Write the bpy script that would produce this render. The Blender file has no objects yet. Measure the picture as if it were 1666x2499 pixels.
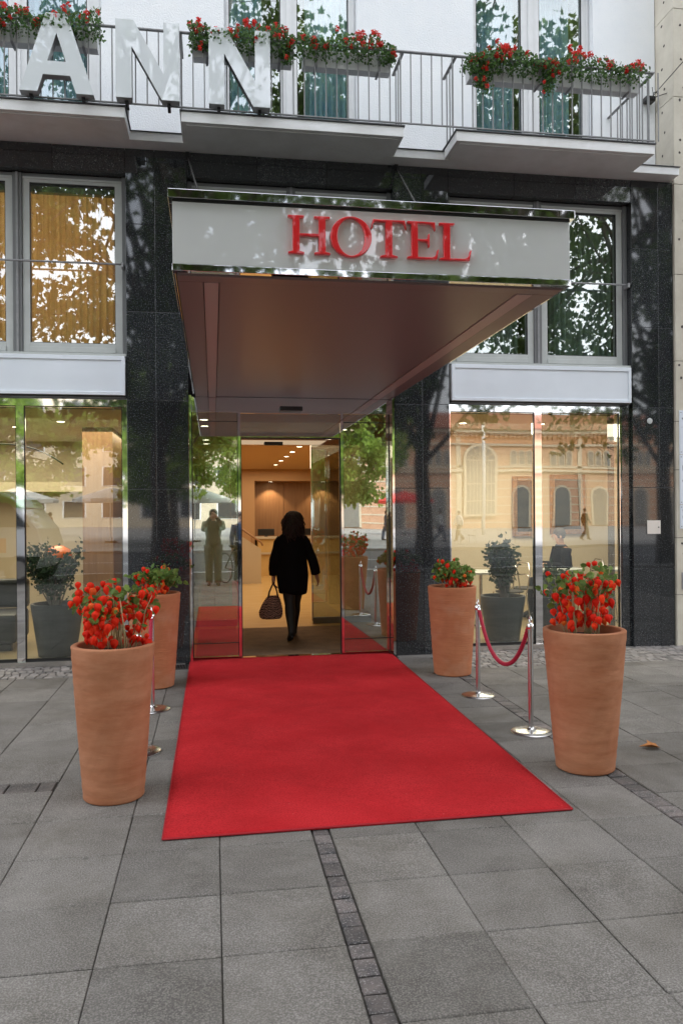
import bpy, bmesh, math, random
from mathutils import Vector, Matrix, Euler
R = math.radians
scene = bpy.context.scene
C = scene.collection
rnd = random.Random(7)

# ---------------------------------------------------------------- camera, sky, sun, exposure
cam_d = bpy.data.cameras.new('camera')
cam = bpy.data.objects.new('camera', cam_d); C.objects.link(cam)
cam_d.sensor_fit = 'VERTICAL'; cam_d.sensor_height = 36; cam_d.lens = 28
cam_d.clip_start = 0.02; cam_d.clip_end = 600
cam.matrix_world = Matrix.Translation((0, -8.65, 1.6)) @ Matrix.Rotation(R(-9.14), 4, 'Z') @ Matrix.Rotation(R(90), 4, 'X') @ Matrix.Rotation(-0.0075, 4, 'Z')
scene.camera = cam
w = bpy.data.worlds.new('World'); scene.world = w; w.use_nodes = True
nt = w.node_tree; bg = nt.nodes['Background']
sky = nt.nodes.new('ShaderNodeTexSky'); sky.sky_type = 'NISHITA'; sky.sun_disc = False
SUN_EL, SUN_AZ = R(40), R(12)
sky.sun_elevation = SUN_EL; sky.sun_rotation = SUN_AZ; sky.air_density = 1.2; sky.dust_density = 3.0
tc = nt.nodes.new('ShaderNodeTexCoord'); nz = nt.nodes.new('ShaderNodeTexNoise'); nz.inputs['Scale'].default_value = 2.2
nz.inputs['Detail'].default_value = 6; nz.inputs['Roughness'].default_value = .6
cr = nt.nodes.new('ShaderNodeValToRGB'); cr.color_ramp.elements[0].position = .38; cr.color_ramp.elements[1].position = .62
cr.color_ramp.elements[0].color = (.35, .35, .35, 1); cr.color_ramp.elements[1].color = (.9, .9, .9, 1)
mx = nt.nodes.new('ShaderNodeMix'); mx.data_type = 'RGBA'; mx.inputs[7].default_value = (10.0, 10.1, 10.5, 1)   # bright white cloud cover
nt.links.new(tc.outputs['Generated'], nz.inputs['Vector']); nt.links.new(nz.outputs['Fac'], cr.inputs[0])
nt.links.new(cr.outputs[0], mx.inputs[0]); nt.links.new(sky.outputs[0], mx.inputs[6]); nt.links.new(mx.outputs[2], bg.inputs['Color'])
bg.inputs['Strength'].default_value = 0.15
sl = bpy.data.lights.new('sun', 'SUN'); sl.energy = 2.3; sl.angle = R(.5); sl.color = (1, .96, .9)
so = bpy.data.objects.new('sun', sl); C.objects.link(so)
# sky azimuth: rotation 0 = +Y, clockwise seen from above
sd = Vector((math.sin(SUN_AZ) * math.cos(SUN_EL), math.cos(SUN_AZ) * math.cos(SUN_EL), math.sin(SUN_EL)))
so.rotation_euler = sd.to_track_quat('Z', 'Y').to_euler()
scene.view_settings.view_transform = 'Standard'; scene.view_settings.look = 'None'
scene.view_settings.gamma = 1; scene.view_settings.exposure = 1.35
scene.cycles.max_bounces = 10; scene.cycles.transparent_max_bounces = 16; scene.cycles.glossy_bounces = 6
scene.cycles.caustics_reflective = False; scene.cycles.caustics_refractive = False
scene.cycles.sample_clamp_indirect = 6

# ---------------------------------------------------------------- materials
def lnk(t, a, b): t.links.new(a, b)
def mat(name, col, rough=.5, metal=0, c2=None, scale=8, detail=5, stretch=(1, 1, 1), bump=0, bscale=None, spec=.5,
        coat=0, island=0, speck=None, emit=None, estr=0, ramp=(.35, .65), coat_ior=1.5, coords='Object', rvar=0, speck_scale=220, speck_at=.62, speck_w=.1, stain=0, gum=None, gum_scale=3.5, gum_r=.06):
    m = bpy.data.materials.new(name); m.use_nodes = True; t = m.node_tree; N = t.nodes
    b = N['Principled BSDF']; b.inputs['Roughness'].default_value = rough; b.inputs['Metallic'].default_value = metal
    b.inputs['Specular IOR Level'].default_value = spec
    b.inputs['Coat Weight'].default_value = coat; b.inputs['Coat Roughness'].default_value = .02; b.inputs['Coat IOR'].default_value = coat_ior
    b.inputs['Base Color'].default_value = (*col, 1)
    tx = N.new('ShaderNodeTexCoord'); mp = N.new('ShaderNodeMapping'); mp.inputs['Scale'].default_value = stretch
    lnk(t, tx.outputs[coords], mp.inputs[0])
    out = None
    if c2:
        n = N.new('ShaderNodeTexNoise'); n.inputs['Scale'].default_value = scale; n.inputs['Detail'].default_value = detail
        n.inputs['Roughness'].default_value = .6
        lnk(t, mp.outputs[0], n.inputs['Vector'])
        r = N.new('ShaderNodeValToRGB'); r.color_ramp.elements[0].color = (*col, 1); r.color_ramp.elements[1].color = (*c2, 1)
        r.color_ramp.elements[0].position = ramp[0]; r.color_ramp.elements[1].position = ramp[1]
        lnk(t, n.outputs['Fac'], r.inputs[0]); out = r.outputs[0]
        if rvar:
            q = N.new('ShaderNodeMapRange'); q.inputs[3].default_value = rough - rvar; q.inputs[4].default_value = rough + rvar
            lnk(t, n.outputs['Fac'], q.inputs[0]); lnk(t, q.outputs[0], b.inputs['Roughness'])
    if speck:
        n = N.new('ShaderNodeTexNoise'); n.inputs['Scale'].default_value = speck_scale; n.inputs['Detail'].default_value = 2
        lnk(t, tx.outputs[coords], n.inputs['Vector'])
        r = N.new('ShaderNodeValToRGB'); r.color_ramp.elements[0].position = speck_at - speck_w / 2; r.color_ramp.elements[1].position = speck_at + speck_w / 2
        r.color_ramp.elements[0].color = (0, 0, 0, 1); r.color_ramp.elements[1].color = (1, 1, 1, 1)
        lnk(t, n.outputs['Fac'], r.inputs[0])
        x = N.new('ShaderNodeMix'); x.data_type = 'RGBA'; x.inputs[7].default_value = (*speck, 1)
        lnk(t, r.outputs[0], x.inputs[0])
        if out: lnk(t, out, x.inputs[6])
        else: x.inputs[6].default_value = (*col, 1)
        out = x.outputs[2]
    if island:
        g = N.new('ShaderNodeNewGeometry'); q = N.new('ShaderNodeMapRange'); q.inputs[3].default_value = 1 - island; q.inputs[4].default_value = 1 + island
        lnk(t, g.outputs['Random Per Island'], q.inputs[0])
        h = N.new('ShaderNodeHueSaturation'); lnk(t, q.outputs[0], h.inputs['Value'])
        if out: lnk(t, out, h.inputs['Color'])
        else: h.inputs['Color'].default_value = (*col, 1)
        out = h.outputs[0]
    if stain:
        n = N.new('ShaderNodeTexNoise'); n.inputs['Scale'].default_value = 1.7; n.inputs['Detail'].default_value = 9; n.inputs['Roughness'].default_value = .7; n.inputs['Distortion'].default_value = .6
        lnk(t, tx.outputs[coords], n.inputs['Vector'])
        r = N.new('ShaderNodeValToRGB'); r.color_ramp.elements[0].position = .36; r.color_ramp.elements[1].position = .58
        r.color_ramp.elements[0].color = (1 - stain, 1 - stain * 1.05, 1 - stain * 1.15, 1); r.color_ramp.elements[1].color = (1, 1, 1, 1)
        lnk(t, n.outputs['Fac'], r.inputs[0])
        x = N.new('ShaderNodeMix'); x.data_type = 'RGBA'; x.blend_type = 'MULTIPLY'; x.inputs[0].default_value = 1
        if out: lnk(t, out, x.inputs[6])
        else: x.inputs[6].default_value = (*col, 1)
        lnk(t, r.outputs[0], x.inputs[7]); out = x.outputs[2]
    if gum:
        n = N.new('ShaderNodeTexVoronoi'); n.inputs['Scale'].default_value = gum_scale; lnk(t, tx.outputs[coords], n.inputs['Vector'])
        r = N.new('ShaderNodeValToRGB'); r.color_ramp.elements[0].position = gum_r * .8; r.color_ramp.elements[1].position = gum_r
        r.color_ramp.elements[0].color = (.55, .55, .55, 1); r.color_ramp.elements[1].color = (0, 0, 0, 1)
        lnk(t, n.outputs['Distance'], r.inputs[0])
        sp_ = N.new('ShaderNodeSeparateColor'); lnk(t, n.outputs['Color'], sp_.inputs[0]); gt = N.new('ShaderNodeMath'); gt.operation = 'GREATER_THAN'; gt.inputs[1].default_value = .45; lnk(t, sp_.outputs[0], gt.inputs[0])
        ml = N.new('ShaderNodeMath'); ml.operation = 'MULTIPLY'; lnk(t, r.outputs[0], ml.inputs[0]); lnk(t, gt.outputs[0], ml.inputs[1])
        x = N.new('ShaderNodeMix'); x.data_type = 'RGBA'; x.inputs[7].default_value = (*gum, 1); lnk(t, ml.outputs[0], x.inputs[0])
        lnk(t, out, x.inputs[6]); out = x.outputs[2]
    if out: lnk(t, out, b.inputs['Base Color'])
    if bump:
        n = N.new('ShaderNodeTexNoise'); n.inputs['Scale'].default_value = bscale or scale; n.inputs['Detail'].default_value = 4
        lnk(t, mp.outputs[0], n.inputs['Vector'])
        u = N.new('ShaderNodeBump'); u.inputs['Strength'].default_value = bump; u.inputs['Distance'].default_value = .01
        lnk(t, n.outputs['Fac'], u.inputs['Height']); lnk(t, u.outputs[0], b.inputs['Normal'])
    if emit:
        b.inputs['Emission Color'].default_value = (*emit, 1); b.inputs['Emission Strength'].default_value = estr
    return m
def glass_mat(name, refl=.14, tint=(.93, .96, .94), edge=.5):
    m = bpy.data.materials.new(name); m.use_nodes = True; t = m.node_tree; N = t.nodes; N.remove(N['Principled BSDF'])
    tr = N.new('ShaderNodeBsdfTransparent'); tr.inputs[0].default_value = (*tint, 1)
    gl = N.new('ShaderNodeBsdfGlossy'); gl.inputs['Roughness'].default_value = 0.0; gl.inputs['Color'].default_value = (.97, 1, .99, 1)
    lw = N.new('ShaderNodeLayerWeight'); lw.inputs['Blend'].default_value = .5
    pw = N.new('ShaderNodeMath'); pw.operation = 'POWER'; pw.inputs[1].default_value = 4; lnk(t, lw.outputs['Facing'], pw.inputs[0])
    mr = N.new('ShaderNodeMapRange'); mr.inputs[3].default_value = refl; mr.inputs[4].default_value = edge + refl; lnk(t, pw.outputs[0], mr.inputs[0])
    x = N.new('ShaderNodeMixShader'); lnk(t, mr.outputs[0], x.inputs[0]); lnk(t, tr.outputs[0], x.inputs[1]); lnk(t, gl.outputs[0], x.inputs[2])
    # very slight waviness of float glass
    tx = N.new('ShaderNodeTexCoord'); n = N.new('ShaderNodeTexNoise'); n.inputs['Scale'].default_value = .8; n.inputs['Detail'].default_value = 1
    u = N.new('ShaderNodeBump'); u.inputs['Strength'].default_value = .1; u.inputs['Distance'].default_value = .02
    lnk(t, tx.outputs['Object'], n.inputs['Vector']); lnk(t, n.outputs['Fac'], u.inputs['Height']); lnk(t, u.outputs[0], gl.inputs['Normal'])
    lnk(t, x.outputs[0], N['Material Output'].inputs[0]); return m
def leaf_mat(name, c1, c2, trans=.35, rough=.45, byobj=False):
    m = bpy.data.materials.new(name); m.use_nodes = True; t = m.node_tree; N = t.nodes; b = N['Principled BSDF']
    g = N.new('ShaderNodeObjectInfo' if name.startswith('husk') else 'ShaderNodeNewGeometry'); r = N.new('ShaderNodeValToRGB'); r.color_ramp.elements[0].color = (*c1, 1); r.color_ramp.elements[1].color = (*c2, 1)
    lnk(t, g.outputs['Random' if name.startswith('husk') else 'Random Per Island'], r.inputs[0]); lnk(t, r.outputs[0], b.inputs['Base Color']); b.inputs['Roughness'].default_value = rough; b.inputs['Specular IOR Level'].default_value = .25
    tl = N.new('ShaderNodeBsdfTranslucent'); br = N.new('ShaderNodeBrightContrast'); br.inputs['Bright'].default_value = .06
    lnk(t, r.outputs[0], br.inputs[0]); lnk(t, br.outputs[0], tl.inputs[0])
    x = N.new('ShaderNodeMixShader'); x.inputs[0].default_value = trans
    lnk(t, b.outputs[0], x.inputs[1]); lnk(t, tl.outputs[0], x.inputs[2]); lnk(t, x.outputs[0], N['Material Output'].inputs[0]); return m

M = {}
M['granite'] = mat('granite', (.012, .014, .017), .035, c2=(.034, .037, .040), scale=60, speck=(.20, .21, .20), speck_scale=95, speck_at=.66, speck_w=.14, island=.25, spec=1.0, ramp=(.4, .7))
M['core'] = mat('joint', (.012, .012, .012), .9)
M['paving'] = mat('paving', (.118, .108, .097), .85, c2=(.172, .159, .143), scale=3.2, detail=8, speck=(.30, .28, .255), speck_scale=150, speck_at=.58, speck_w=.32, stain=.30, island=.15, gum=(.07, .065, .06), gum_scale=2.6, gum_r=.045, bump=.5, bscale=110, spec=.3)
M['cobble'] = mat('cobble', (.055, .052, .052), .7, c2=(.15, .125, .115), scale=9, island=.38, bump=.6, bscale=50, speck=(.26, .24, .23), speck_scale=120)
M['mosaic'] = mat('mosaic', (.17, .16, .15), .75, c2=(.27, .24, .22), scale=7, island=.35, bump=.6, bscale=50)
M['sand'] = mat('joint_sand', (.05, .046, .04), .95, c2=(.09, .08, .065), scale=20)
M['asphalt'] = mat('asphalt', (.045, .045, .047), .8, c2=(.065, .065, .065), scale=4, bump=.3, bscale=90)
M['square'] = mat('square_paving', (.26, .25, .24), .8, c2=(.34, .33, .31), scale=.6)
M['carpet'] = mat('carpet', (.58, .020, .026), .95, c2=(.70, .036, .044), scale=2.6, detail=10, bump=1.0, bscale=260, spec=.12, ramp=(.32, .68), speck=(.50, .015, .02), speck_scale=120, speck_at=.56, speck_w=.25, stain=.14, gum=(.75, .30, .28), gum_scale=9, gum_r=.035)
M['stucco'] = mat('stucco', (.85, .88, .91), .9, c2=(.89, .91, .93), scale=3, bump=.7, bscale=60, spec=.2)
M['slab_white'] = mat('slab_white', (.84, .85, .86), .75, c2=(.77, .77, .77), scale=2.5, detail=8, stretch=(1, 1, 4), stain=.10)
M['sheet'] = mat('zinc_edge', (.10, .10, .105), .5, metal=.6)
M['steel_grey'] = mat('grey_paint', (.23, .235, .24), .45, c2=(.28, .28, .285), scale=15)
M['frame_light'] = mat('frame_light', (.50, .52, .51), .42, c2=(.45, .47, .46), scale=6, detail=8)
M['frame_white'] = mat('frame_white', (.78, .79, .80), .4, c2=(.72, .73, .74), scale=5)
M['frame_dark'] = mat('frame_dark', (.17, .175, .18), .4)
M['chrome'] = mat('polished_steel', (.86, .86, .87), .035, metal=1)
M['brushed'] = mat('brushed_steel', (.62, .61, .60), .22, metal=1, bump=.08, bscale=200, stretch=(1, 1, .05))
M['dark_metal'] = mat('dark_metal', (.03, .03, .032), .4, metal=.5)
M['black'] = mat('black_plastic', (.01, .01, .01), .35)
M['lightbox'] = mat('light_box_face', (.74, .79, .85), .3, coat=.3, c2=(.70, .75, .81), scale=1.2)
M['fascia'] = mat('fascia_glass', (.66, .67, .67), .3, coat=1, coat_ior=2.0)
M['red_letter'] = mat('red_letter', (.68, .004, .010), .35, coat=1, coat_ior=1.45)
M['letter_face'] = mat('letter_face', (.68, .72, .74), .3, coat=1, coat_ior=1.8)
M['letter_side'] = mat('letter_side', (.28, .29, .29), .5)
M['soffit'] = mat('soffit', (.25, .17, .16), .36, spec=.4)
M['soffit_strip'] = mat('soffit_strip', (.50, .38, .36), .4, spec=.4)
M['limestone'] = mat('limestone', (.50, .46, .38), .85, c2=(.62, .58, .49), scale=2.5, detail=9, bump=.25, bscale=30, island=.05)
M['pock'] = mat('pock', (.06, .05, .045), .9)
M['sign_white'] = mat('sign_plate', (.66, .72, .80), .3, coat=.3)
M['ink'] = mat('ink', (.03, .035, .05), .5)
M['terracotta'] = mat('terracotta', (.34, .122, .055), .88, c2=(.48, .225, .125), scale=3, detail=12, stretch=(1, 1, 3.2), bump=.4, bscale=10, spec=.2, ramp=(.25, .75), stain=.20)
M['terracotta_b'] = mat('terracotta_orange', (.40, .135, .062), .8, c2=(.50, .20, .095), scale=3.4, detail=10, stretch=(1, 1, 6), bump=.5, bscale=12, spec=.25, ramp=(.2, .8), speck=(.50, .24, .14), speck_scale=5, speck_at=.66, speck_w=.25, stain=.18)
M['soil'] = mat('soil', (.018, .012, .008), .95, c2=(.035, .024, .016), scale=40, bump=1, bscale=60)
M['lantern'] = leaf_mat('husk', (.78, .020, .008), (.95, .075, .014), .4, .7)
M['lantern_o'] = leaf_mat('husk_orange', (.80, .10, .015), (.85, .17, .02), .25, .55)
M['straw'] = mat('straw_stem', (.42, .32, .17), .7, c2=(.3, .26, .12), scale=30)
M['leaf_pot'] = leaf_mat('pot_leaf', (.06, .13, .02), (.20, .30, .06))
M['leaf_ger'] = leaf_mat('geranium_leaf', (.035, .09, .02), (.10, .20, .04))
M['leaf_sunlit'] = leaf_mat('tree_leaf_sunlit', (.16, .26, .03), (.34, .48, .09), .5)  # far trees: sunlight put into a brighter leaf colour
M['leaf_shaded'] = leaf_mat('tree_leaf_shaded', (.06, .105, .015), (.16, .25, .04), .4)  # darker copy for the kerb trees, shade put into the colour
M['leaf_dark'] = leaf_mat('shrub_leaf', (.02, .045, .02), (.06, .10, .04), .15)
M['petal'] = leaf_mat('petal', (.62, .015, .012), (.80, .06, .04), .3)
M['bark'] = mat('bark', (.13, .105, .08), .9, c2=(.22, .19, .15), scale=5, bump=.8, bscale=14)
M['glass_shop'] = glass_mat('shop_glass', .105)
M['glass_door'] = glass_mat('door_glass', .33, (.80, .86, .82))
M['glass_clear'] = glass_mat('clear_glass', .10, (.90, .92, .88))
M['glass_win'] = glass_mat('window_glass', .19, (.88, .91, .89))
M['glass_orange'] = glass_mat('window_glass_clear', .22, (.92, .93, .90))
M['curtain_o'] = leaf_mat('curtain_orange', (.62, .44, .25), (.62, .44, .25), .45, .85)
M['curtain_g'] = mat('curtain_green', (.34, .43, .40), .85, c2=(.25, .33, .31), scale=4, stretch=(6, 1, .2))
M['curtain_b'] = mat('curtain_blue', (.42, .66, .82), .85, c2=(.34, .56, .72), scale=4, stretch=(6, 1, .2))
M['wall_warm'] = mat('wall_warm', (.52, .32, .16), .8)
M['wall_beige'] = mat('wall_beige', (.54, .47, .35), .8)
M['wood'] = mat('wood_panel', (.28, .15, .07), .5, c2=(.34, .19, .09), scale=3, stretch=(8, 1, .5))
M['stone_floor'] = mat('stone_floor', (.62, .42, .16), .16, c2=(.70, .50, .22), scale=3, detail=6, stretch=(.6, 2.5, 1))
M['dark_floor'] = mat('room_floor', (.30, .23, .12), .35)
M['mat'] = mat('entrance_mat', (.14, .085, .045), .95, c2=(.20, .12, .06), scale=6, detail=6, bump=.5, bscale=200)
M['ceiling'] = mat('ceiling_paint', (.60, .40, .22), .8)
M['ceiling_beige'] = mat('ceiling_beige', (.50, .43, .30), .8)
M['downlight'] = mat('downlight', (1, .9, .7), .5, emit=(1, .86, .6), estr=5)
M['planter_dark'] = mat('dark_planter', (.035, .037, .038), .5)
M['gilt'] = mat('gilt_frame', (.14, .06, .02), .5, metal=.2, c2=(.30, .14, .04), scale=30, bump=.8, bscale=60)
M['painting'] = mat('dark_painting', (.008, .008, .006), .8, c2=(.03, .022, .014), scale=3, spec=.1)
M['coat'] = mat('black_coat', (.006, .006, .007), .9, spec=.15, bump=.3, bscale=60)
M['hair'] = mat('dark_hair', (.018, .008, .005), .6, bump=.8, bscale=60, stretch=(3, 3, .6))
M['skin'] = mat('skin', (.50, .28, .19), .5)
M['stocking'] = mat('stocking', (.010, .009, .010), .55)
M['denim'] = mat('denim', (.05, .08, .14), .85)
M['khaki'] = mat('khaki', (.09, .078, .055), .85)
M['shirt'] = mat('white_shirt', (.7, .7, .7), .85)
M['rope'] = mat('rope_velvet', (.38, .008, .035), .55, spec=.4)
M['dry_leaf'] = mat('dry_leaf', (.50, .20, .05), .7, c2=(.36, .13, .03), scale=25)
M['brick_p'] = mat('pink_brick', (.48, .27, .17), .85, c2=(.54, .33, .22), scale=2)
M['cream'] = mat('cream_stone', (.58, .50, .39), .8, c2=(.52, .45, .34), scale=2)
M['win_grey'] = mat('grey_window', (.18, .18, .17), .3)
M['win_dark'] = mat('dark_window', (.05, .055, .06), .1)
M['canvas'] = mat('white_canvas', (.80, .80, .78), .8)
M['canvas_r'] = mat('red_canvas', (.62, .04, .03), .8)
M['rubber'] = mat('rubber', (.02, .02, .02), .8)
M['car_white'] = mat('white_car_paint', (.75, .76, .77), .25, coat=1)
M['van_green'] = mat('green_car_paint', (.22, .55, .10), .3, coat=1)
M['van_orange'] = mat('orange_paint', (.85, .20, .03), .3, coat=1)
M['tile_roof'] = mat('roof_tile', (.25, .09, .05), .85)
def bag_material():
    m = mat('woven_bag', (.05, .028, .022), .8); t = m.node_tree; N = t.nodes
    tx = N.new('ShaderNodeTexCoord'); wv = N.new('ShaderNodeTexWave'); wv.bands_direction = 'Z'; wv.inputs['Scale'].default_value = 16
    wv.inputs['Distortion'].default_value = 6; wv.inputs['Detail'].default_value = 1.5; wv.inputs['Detail Scale'].default_value = 2
    r = N.new('ShaderNodeValToRGB'); r.color_ramp.elements[0].color = (.035, .02, .018, 1); r.color_ramp.elements[1].color = (.55, .30, .23, 1)
    r.color_ramp.elements[0].position = .35; r.color_ramp.elements[1].position = .8
    lnk(t, tx.outputs['Object'], wv.inputs[0]); lnk(t, wv.outputs[0], r.inputs[0]); lnk(t, r.outputs[0], N['Principled BSDF'].inputs['Base Color']); return m
M['bag'] = bag_material()

# ---------------------------------------------------------------- helpers
class MB:
    def __init__(s): s.v = []; s.f = []; s.mi = []; s.m = 0
    def add(s, vs, fs):
        o = len(s.v); s.v += [tuple(p) for p in vs]
        for f in fs: s.f.append([i + o for i in f]); s.mi.append(s.m)
        return s
    def box(s, x0, x1, y0, y1, z0, z1, mt=None):
        vs = [(x, y, z) for z in (z0, z1) for y in (y0, y1) for x in (x0, x1)]
        if mt: vs = [mt @ Vector(p) for p in vs]
        return s.add(vs, [(0, 2, 3, 1), (4, 5, 7, 6), (0, 1, 5, 4), (2, 6, 7, 3), (0, 4, 6, 2), (1, 3, 7, 5)])
    def tube(s, pts, r, seg=8, caps=True):
        pts = [Vector(p) for p in pts]; n = len(pts); rs = r if isinstance(r, (list, tuple)) else [r] * n
        vs = []; prev = None
        for i, p in enumerate(pts):
            d = (pts[min(i + 1, n - 1)] - pts[max(i - 1, 0)]).normalized()
            if prev is None:
                a = Vector((0, 0, 1)) if abs(d.z) < .9 else Vector((1, 0, 0)); u = d.cross(a).normalized()
            else: u = (prev - d * prev.dot(d)).normalized()
            prev = u; v = d.cross(u)
            for k in range(seg):
                t = 2 * math.pi * k / seg; vs.append(p + (u * math.cos(t) + v * math.sin(t)) * rs[i])
        fs = [(i * seg + k, i * seg + (k + 1) % seg, (i + 1) * seg + (k + 1) % seg, (i + 1) * seg + k) for i in range(n - 1) for k in range(seg)]
        if caps: fs += [tuple(range(seg))[::-1], tuple((n - 1) * seg + k for k in range(seg))]
        return s.add(vs, fs)
    def lathe(s, prof, c=(0, 0, 0), seg=32, wob=None, closed=False):
        vs = []
        for r, z in prof:
            for k in range(seg):
                t = 2 * math.pi * k / seg; rr = r * (wob(t, z) if wob else 1)
                vs.append((c[0] + rr * math.cos(t), c[1] + rr * math.sin(t), c[2] + z))
        n = len(prof)
        fs = [(i * seg + k, i * seg + (k + 1) % seg, (i + 1) * seg + (k + 1) % seg, (i + 1) * seg + k) for i in range(n - 1) for k in range(seg)]
        if prof[0][0] > 1e-4 and not closed: fs.append(tuple(range(seg))[::-1])
        if prof[-1][0] > 1e-4 and not closed: fs.append(tuple((n - 1) * seg + k for k in range(seg)))
        return s.add(vs, fs)
    def ell_loft(s, rings, seg=20, caps=True):   # rings: (cx, cy, cz, rx, ry)
        vs = [(cx + rx * math.cos(2 * math.pi * k / seg), cy + ry * math.sin(2 * math.pi * k / seg), cz) for cx, cy, cz, rx, ry in rings for k in range(seg)]
        n = len(rings); fs = [(i * seg + k, i * seg + (k + 1) % seg, (i + 1) * seg + (k + 1) % seg, (i + 1) * seg + k) for i in range(n - 1) for k in range(seg)]
        if caps: fs += [tuple(range(seg))[::-1], tuple((n - 1) * seg + k for k in range(seg))]
        return s.add(vs, fs)
    def prism(s, pts, axis, a, b):   # pts in the plane normal to axis
        def P(p, t): return {'x': (t, p[0], p[1]), 'y': (p[0], t, p[1]), 'z': (p[0], p[1], t)}[axis]
        n = len(pts); vs = [P(p, a) for p in pts] + [P(p, b) for p in pts]
        return s.add(vs, [tuple(range(n)), tuple(range(2 * n - 1, n - 1, -1))] + [(i, (i + 1) % n + 0, (i + 1) % n + n, i + n) for i in range(n)])
    def build(s, name, m, parent=None, smooth=False, bevel=0, sub=0, auto=None):
        me = bpy.data.meshes.new(name); me.from_pydata(s.v, [], s.f); me.update()
        b = bmesh.new(); b.from_mesh(me); bmesh.ops.recalc_face_normals(b, faces=b.faces); b.to_mesh(me); b.free()
        for mm in (m if isinstance(m, (list, tuple)) else [m]): me.materials.append(mm)
        for p, i in zip(me.polygons, s.mi): p.material_index = i; p.use_smooth = smooth
        o = bpy.data.objects.new(name, me); C.objects.link(o)
        if parent: o.parent = parent
        if bevel:
            q = o.modifiers.new('bevel', 'BEVEL'); q.width = bevel; q.segments = 2; q.limit_method = 'ANGLE'
        if sub:
            q = o.modifiers.new('sub', 'SUBSURF'); q.levels = sub; q.render_levels = sub
        if auto:
            me.shade_auto_smooth if False else None
        return o
def sharp_smooth(o, ang=35):
    me = o.data
    for p in me.polygons: p.use_smooth = True
    b = bmesh.new(); b.from_mesh(me)
    for e in b.edges:
        if len(e.link_faces) == 2 and e.calc_face_angle(0) > R(ang): e.smooth = False
    b.to_mesh(me); b.free(); return o
def bx(name, m, parent, *a, bevel=0):
    return MB().box(*a).build(name, m, parent, bevel=bevel)
def tag(o, label=None, cat=None, group=None, kind=None):
    if label: o['label'] = label
    if cat: o['category'] = cat
    if group: o['group'] = group
    if kind: o['kind'] = kind
    return o
def thing(name, label, cat, loc=(0, 0, 0), rz=0, group=None):
    o = bpy.data.objects.new(name, None); C.objects.link(o); o.location = loc; o.rotation_euler = (0, 0, rz)
    o.empty_display_size = .1
    return tag(o, label, cat, group)
def inst(src, parent, loc=(0, 0, 0), rot=(0, 0, 0), sc=1):
    o = src.copy(); C.objects.link(o); o.parent = parent; o.location = loc; o.rotation_euler = rot
    o.scale = (sc, sc, sc) if not isinstance(sc, tuple) else sc; return o
def dup(root, loc, rz, label=None, group=None):
    r = root.copy(); C.objects.link(r); r.location = loc; r.rotation_euler = (0, 0, rz)
    if label: r['label'] = label
    if group: r['group'] = group
    def rec(a, b):
        for ch in list(a.children):
            c = ch.copy(); C.objects.link(c); c.parent = b; rec(ch, c)
    rec(root, r); return r
def curve_obj(name, splines, m, parent, extrude, bevel=0, loc=(0, 0, 0), scale=(1, 1)):
    """closed outlines in the X-Z plane -> solid letter mesh facing -Y"""
    cu = bpy.data.curves.new(name, 'CURVE'); cu.dimensions = '2D'; cu.fill_mode = 'BOTH'; cu.extrude = extrude / 2 - bevel; cu.bevel_depth = bevel; cu.bevel_resolution = 1
    cu.offset = -bevel
    for sp in splines:
        s = cu.splines.new('POLY'); s.points.add(len(sp) - 1); s.use_cyclic_u = True
        for q, p in zip(s.points, sp): q.co = (p[0] * scale[0], p[1] * scale[1], 0, 1)
    t = bpy.data.objects.new('tmp', cu); C.objects.link(t)
    me = bpy.data.meshes.new_from_object(t.evaluated_get(bpy.context.evaluated_depsgraph_get())); bpy.data.objects.remove(t)
    me.transform(Matrix.Rotation(R(90), 4, 'X')); me.materials.clear()
    for mm in (m if isinstance(m, (list, tuple)) else [m]): me.materials.append(mm)
    for p in me.polygons:
        if len(me.materials) > 1 and abs(p.normal.y) < .5: p.material_index = 1
        else: p.material_index = 0
    o = bpy.data.objects.new(name, me); C.objects.link(o); o.location = loc; o.parent = parent; return o
def text_obj(name, s, m, parent, size, loc, depth=.002, rz=0):
    cu = bpy.data.curves.new(name, 'FONT'); cu.body = s; cu.size = size; cu.extrude = depth / 2
    t = bpy.data.objects.new('tmp', cu); C.objects.link(t)
    me = bpy.data.meshes.new_from_object(t.evaluated_get(bpy.context.evaluated_depsgraph_get())); bpy.data.objects.remove(t)
    me.transform(Matrix.Rotation(R(90), 4, 'X')); me.materials.clear(); me.materials.append(m)
    o = bpy.data.objects.new(name, me); C.objects.link(o); o.location = loc; o.parent = parent; return o
def skin_mesh(verts, edges, rad, sub=2):
    me = bpy.data.meshes.new('sk'); me.from_pydata(verts, edges, []); me.update()
    o = bpy.data.objects.new('tmp', me); C.objects.link(o); o.modifiers.new('s', 'SKIN')
    for d, r in zip(me.skin_vertices[0].data, rad): d.radius = r if isinstance(r, tuple) else (r, r)
    me.skin_vertices[0].data[0].use_root = True
    q = o.modifiers.new('u', 'SUBSURF'); q.levels = sub; q.render_levels = sub
    m2 = bpy.data.meshes.new_from_object(o.evaluated_get(bpy.context.evaluated_depsgraph_get()))
    bpy.data.objects.remove(o)
    for p in m2.polygons: p.use_smooth = True
    return m2
def mesh_obj(name, me, m, parent):
    me.materials.clear(); me.materials.append(m); me.name = name
    o = bpy.data.objects.new(name, me); C.objects.link(o); o.parent = parent; return o
def rand_rot(r=rnd): return Euler((r.uniform(0, 6.28), r.uniform(0, 6.28), r.uniform(0, 6.28))).to_matrix()
LEAF = [(0, 0, 0), (.33, .25, .05), (.30, .65, .04), (0, 1, -.06), (-.30, .65, .04), (-.33, .25, .05)]
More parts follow.
